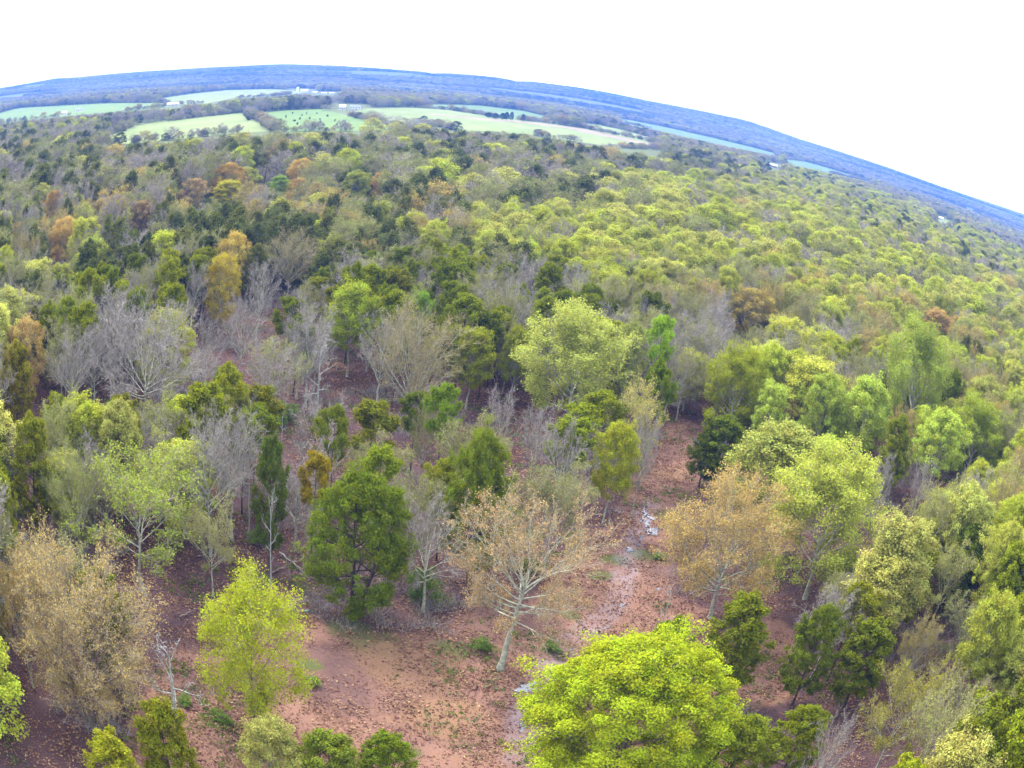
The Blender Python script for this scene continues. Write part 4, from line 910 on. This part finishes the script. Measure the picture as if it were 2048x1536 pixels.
# ------------------------------------------------------------------ fallen branches and logs
def fallen(px0, py0, px1, py1, rad_, label, seed):
    r_ = np.random.default_rng(seed); A, B = ground(px0, py0), ground(px1, py1); k = 7; t = np.linspace(0, 1, k)[:, None]
    P_ = np.c_[A+(B-A)*t+r_.normal(size=(k, 2))*.08, np.full(k, rad_+.12)+r_.uniform(0, .1, k)]
    acc = Acc(); tubes(acc, P_[None], (rad_*np.linspace(1, .4, k))[None], 6, 0)
    P2, R2 = spawn(r_, P_[None], (rad_*np.linspace(1, .4, k))[None], 6, .3, 1, .7, .4, .1, 4, .2, .5); tubes(acc, P2, np.maximum(R2, .02), 3, 0)
    return obj('fallen_branch', acc.mesh('fallen_branch', ['bark_white' if seed % 2 else 'bark_brown'], True), label=label, category='fallen branch', group='fallen branches on the wood floor')
for i, a_ in enumerate([(395, 1118, 455, 1098, 'dark fallen branch beneath the spreading pale green oak'), (560, 1108, 600, 1142, 'pale fallen branch in the brush heap near thin trunks'), (545, 1150, 590, 1128, 'short fallen limb beside the brush heap'), (150, 1000, 240, 985, 'long pale fallen trunk in the side wood'), (360, 1240, 392, 1222, 'twig on the litter left of the slender tree'), (1330, 1300, 1360, 1268, 'pale broken limb behind the dense bright tree'), (470, 1160, 520, 1190, 'thin fallen limb above the slender tree'), (1600, 1460, 1650, 1440, 'pale fallen limb among near cedars'), (400, 1078, 440, 1070, 'brown fallen limb by the dark trunks'), (880, 1010, 905, 1030, 'short dark fallen limb behind the loose green cedar')]):
    fallen(*a_[:4], .10, a_[4], 60+i)

# ------------------------------------------------------------------ farm buildings
def box_mesh(name, x0, x1, y0, y1, z0, z1, m):
    v = [(x0, y0, z0), (x1, y0, z0), (x1, y1, z0), (x0, y1, z0), (x0, y0, z1), (x1, y0, z1), (x1, y1, z1), (x0, y1, z1)]
    f = [(0, 3, 2, 1), (4, 5, 6, 7), (0, 1, 5, 4), (1, 2, 6, 5), (2, 3, 7, 6), (3, 0, 4, 7)]
    me = bpy.data.meshes.new(name); me.from_pydata(v, [], f); me.materials.append(M[m]); me.update(); return me
def gable(name, L_, Wd, z0, zr, over, m):
    x, y = L_/2+over, Wd/2+over; t = .25
    v = [(-x, -y, z0), (x, -y, z0), (x, 0, zr), (-x, 0, zr), (x, y, z0), (-x, y, z0), (-x, -y, z0+t), (x, -y, z0+t), (x, 0, zr+t), (-x, 0, zr+t), (x, y, z0+t), (-x, y, z0+t)]
    f = [(6, 7, 8, 9), (9, 8, 10, 11), (0, 3, 2, 1), (3, 5, 4, 2), (0, 1, 7, 6), (5, 11, 10, 4), (1, 2, 8, 7), (2, 4, 10, 8), (0, 6, 9, 3), (3, 9, 11, 5)]
    me = bpy.data.meshes.new(name); me.from_pydata(v, [], f); me.materials.append(M[m]); me.update(); return me
def gable_wall(name, L_, Wd, h, zr, m):
    x, y = L_/2, Wd/2
    v = [(-x, -y, 0), (x, -y, 0), (x, y, 0), (-x, y, 0), (-x, -y, h), (x, -y, h), (x, y, h), (-x, y, h), (-x, 0, zr), (x, 0, zr)]
    f = [(0, 1, 5, 4), (2, 3, 7, 6), (1, 2, 6, 9, 5), (3, 0, 4, 8, 7), (4, 5, 9, 8), (6, 7, 8, 9)]
    me = bpy.data.meshes.new(name); me.from_pydata(v, [], f); me.materials.append(M[m]); me.update(); return me
def building(name, px, py, L_, Wd, h, rise, rot, wallm, roofm, label, cat, group=None, win=4, chimney=False):
    g = ground(px, py); r = bpy.data.objects.new(name, None); col.objects.link(r); r.location = (g[0], g[1], 0); r.rotation_euler = (0, 0, rot)
    r['label'] = label; r['category'] = cat
    obj('wall', gable_wall('wall', L_, Wd, h, h+rise-.1, wallm), r)
    rf = obj('roof', gable('roof', L_, Wd, h-.1, h+rise, .5, roofm), r)
    if chimney: obj('chimney', box_mesh('chimney', -1.5, -.5, .6, 1.6, h+.5, h+rise+1.2, 'door_brown'), rf)
    for i in range(win):
        x = -L_/2+L_*(i+.5)/win
        if i == win//2:
            obj('door', box_mesh('door', x-.6, x+.6, -Wd/2-.06, -Wd/2-.003, 0.1, 2.2, 'door_brown'), r)
        else:
            obj('window', box_mesh('window', x-.7, x+.7, -Wd/2-.05, -Wd/2-.003, 1.1, 2.4, 'window_glass'), r)
    return r
building('farmhouse', 684, 219, 8, 7, 4, 2.8, .15, 'white_paint', 'white_paint', 'white gabled farmhouse end beside the blue-roofed wing', 'house', chimney=True)
building('farmhouse', 710, 218.5, 15, 8, 3.0, 2.8, .1, 'white_paint', 'slate_roof', 'low farmhouse wing with slate blue roof in the pasture', 'house')
building('barn', 608, 184.5, 18, 11, 5, 3.4, .2, 'white_paint', 'metal_white', 'long white barn beside the white silo', 'barn', win=3)
building('shed', 1545, 334, 16, 9, 3, 2.6, -.25, 'post_wood', 'metal_white', 'white-roofed barn among trees before the right-hand hills', 'barn', win=3)
building('cottage', 1882, 440, 9, 7, 3, 2.2, -.5, 'white_paint', 'metal_white', 'tiny white cottage in a garden clearing', 'house', win=3)
building('shed', 345, 212, 20, 9, 3.4, 2.2, .3, 'gravel', 'white_paint', 'pale long shed at the corner of the green strip', 'shed', win=3)
building('cottage', 128, 229, 9, 7, 3, 2.5, .4, 'white_paint', 'metal_white', 'tiny white house among trees beside the green strip', 'house', win=3)
building('cottage', 157, 223, 11, 8, 3.4, 2.6, .4, 'white_paint', 'slate_roof', 'small grey-roofed house next to the tiny white one', 'house', win=3)
g = ground(594, 185)
silo = bpy.data.objects.new('silo', None); col.objects.link(silo); silo.location = (g[0], g[1], 0); silo['label'] = 'round white silo with domed cap beside the long barn'; silo['category'] = 'silo'
acc = Acc(); zz = np.linspace(0, 12, 9); Pp = np.stack([zz*0, zz*0, zz], 1)[None]; tubes(acc, Pp, np.full((1, 9), 3.6), 20, 0); obj('tank', acc.mesh('tank', ['white_paint'], True), silo)
acc = Acc(); t = np.linspace(0, math.pi/2, 7); tubes(acc, np.stack([t*0, t*0, 12+3.2*np.sin(t)], 1)[None], (3.75*np.cos(t)+.02)[None], 20, 0); obj('cap', acc.mesh('cap', ['metal_white'], True), silo)
for i, (px, py) in enumerate([(630, 186), (648, 188), (663, 188), (676, 187), (72, 192), (75, 195), (303, 155), (228, 157)]):
    building('outbuilding', px, py, 11, 7, 2.6, 1.4, .2*i, 'white_paint', 'metal_white', ['small white outbuilding nearest the long barn', 'second small outbuilding from the barn', 'third small outbuilding from the barn', 'small outbuilding farthest from the barn', 'remote white house in the side woods', 'remote shed touching the remote white house', 'speck-like white house under the ridge', 'another speck-like white house farther along'][i], 'outbuilding', win=2)
# bare utility pole by the small meadow
g = ground(523, 397); pole = bpy.data.objects.new('utility_pole', None); col.objects.link(pole); pole.location = (g[0], g[1], 0); pole['label'] = 'thin dark utility pole beside the tiny green meadow'; pole['category'] = 'pole'
acc = Acc(); tubes(acc, np.array([[[0, 0, -.2], [0, 0, 6], [0, 0, 13]]]), np.array([[.25, .22, .17]]), 8, 0); obj('post', acc.mesh('post', ['pole_dark'], True), pole)
obj('crossarm', box_mesh('crossarm', -1.3, 1.3, -.08, .08, 11.8, 12.05, 'pole_dark'), pole)
# fence along the straw-coloured track
fence = bpy.data.objects.new('fence', None); col.objects.link(fence); g0 = ground(1150, 262); fence.location = (g0[0], g0[1], 0); fence['label'] = 'thin post fence beside the straw-coloured farm track'; fence['category'] = 'fence'
fp = [ground(px, py)-g0 for px, py in np.stack([np.linspace(1150, 1318, 36), np.interp(np.linspace(1150, 1318, 36), [1150, 1200, 1280, 1318], [255, 265.5, 283, 291.5])], 1)]
pm = box_mesh('fence_post', -.12, .12, -.12, .12, 0, 1.5, 'post_wood')
for p in fp: obj('post', pm, fence, (p[0], p[1], 0))
acc = Acc()
for hz in (.6, 1.2): tubes(acc, np.array([[(p[0], p[1], hz) for p in fp]]), np.full((1, len(fp)), .03), 4, 0)
obj('wire', acc.mesh('wire', ['post_wood']), fence)

# ------------------------------------------------------------------ haze
HZ = 160.0
me = box_mesh('haze', -8200, 8200, -8200, 8200, -3, HZ, 'gravel'); me.materials.clear()
hm = bpy.data.materials.new('air'); hm.use_nodes = True; n = hm.node_tree; n.nodes.clear()
pv = N(n, 'ShaderNodeVolumePrincipled'); pv.inputs['Color'].default_value = (.085, .20, .60, 1); pv.inputs['Density'].default_value = 1.6e-4; pv.inputs['Anisotropy'].default_value = 0.0
o_ = N(n, 'ShaderNodeOutputMaterial'); n.links.new(pv.outputs[0], o_.inputs['Volume']); me.materials.append(hm)
hz = obj('haze', me, kind='stuff')
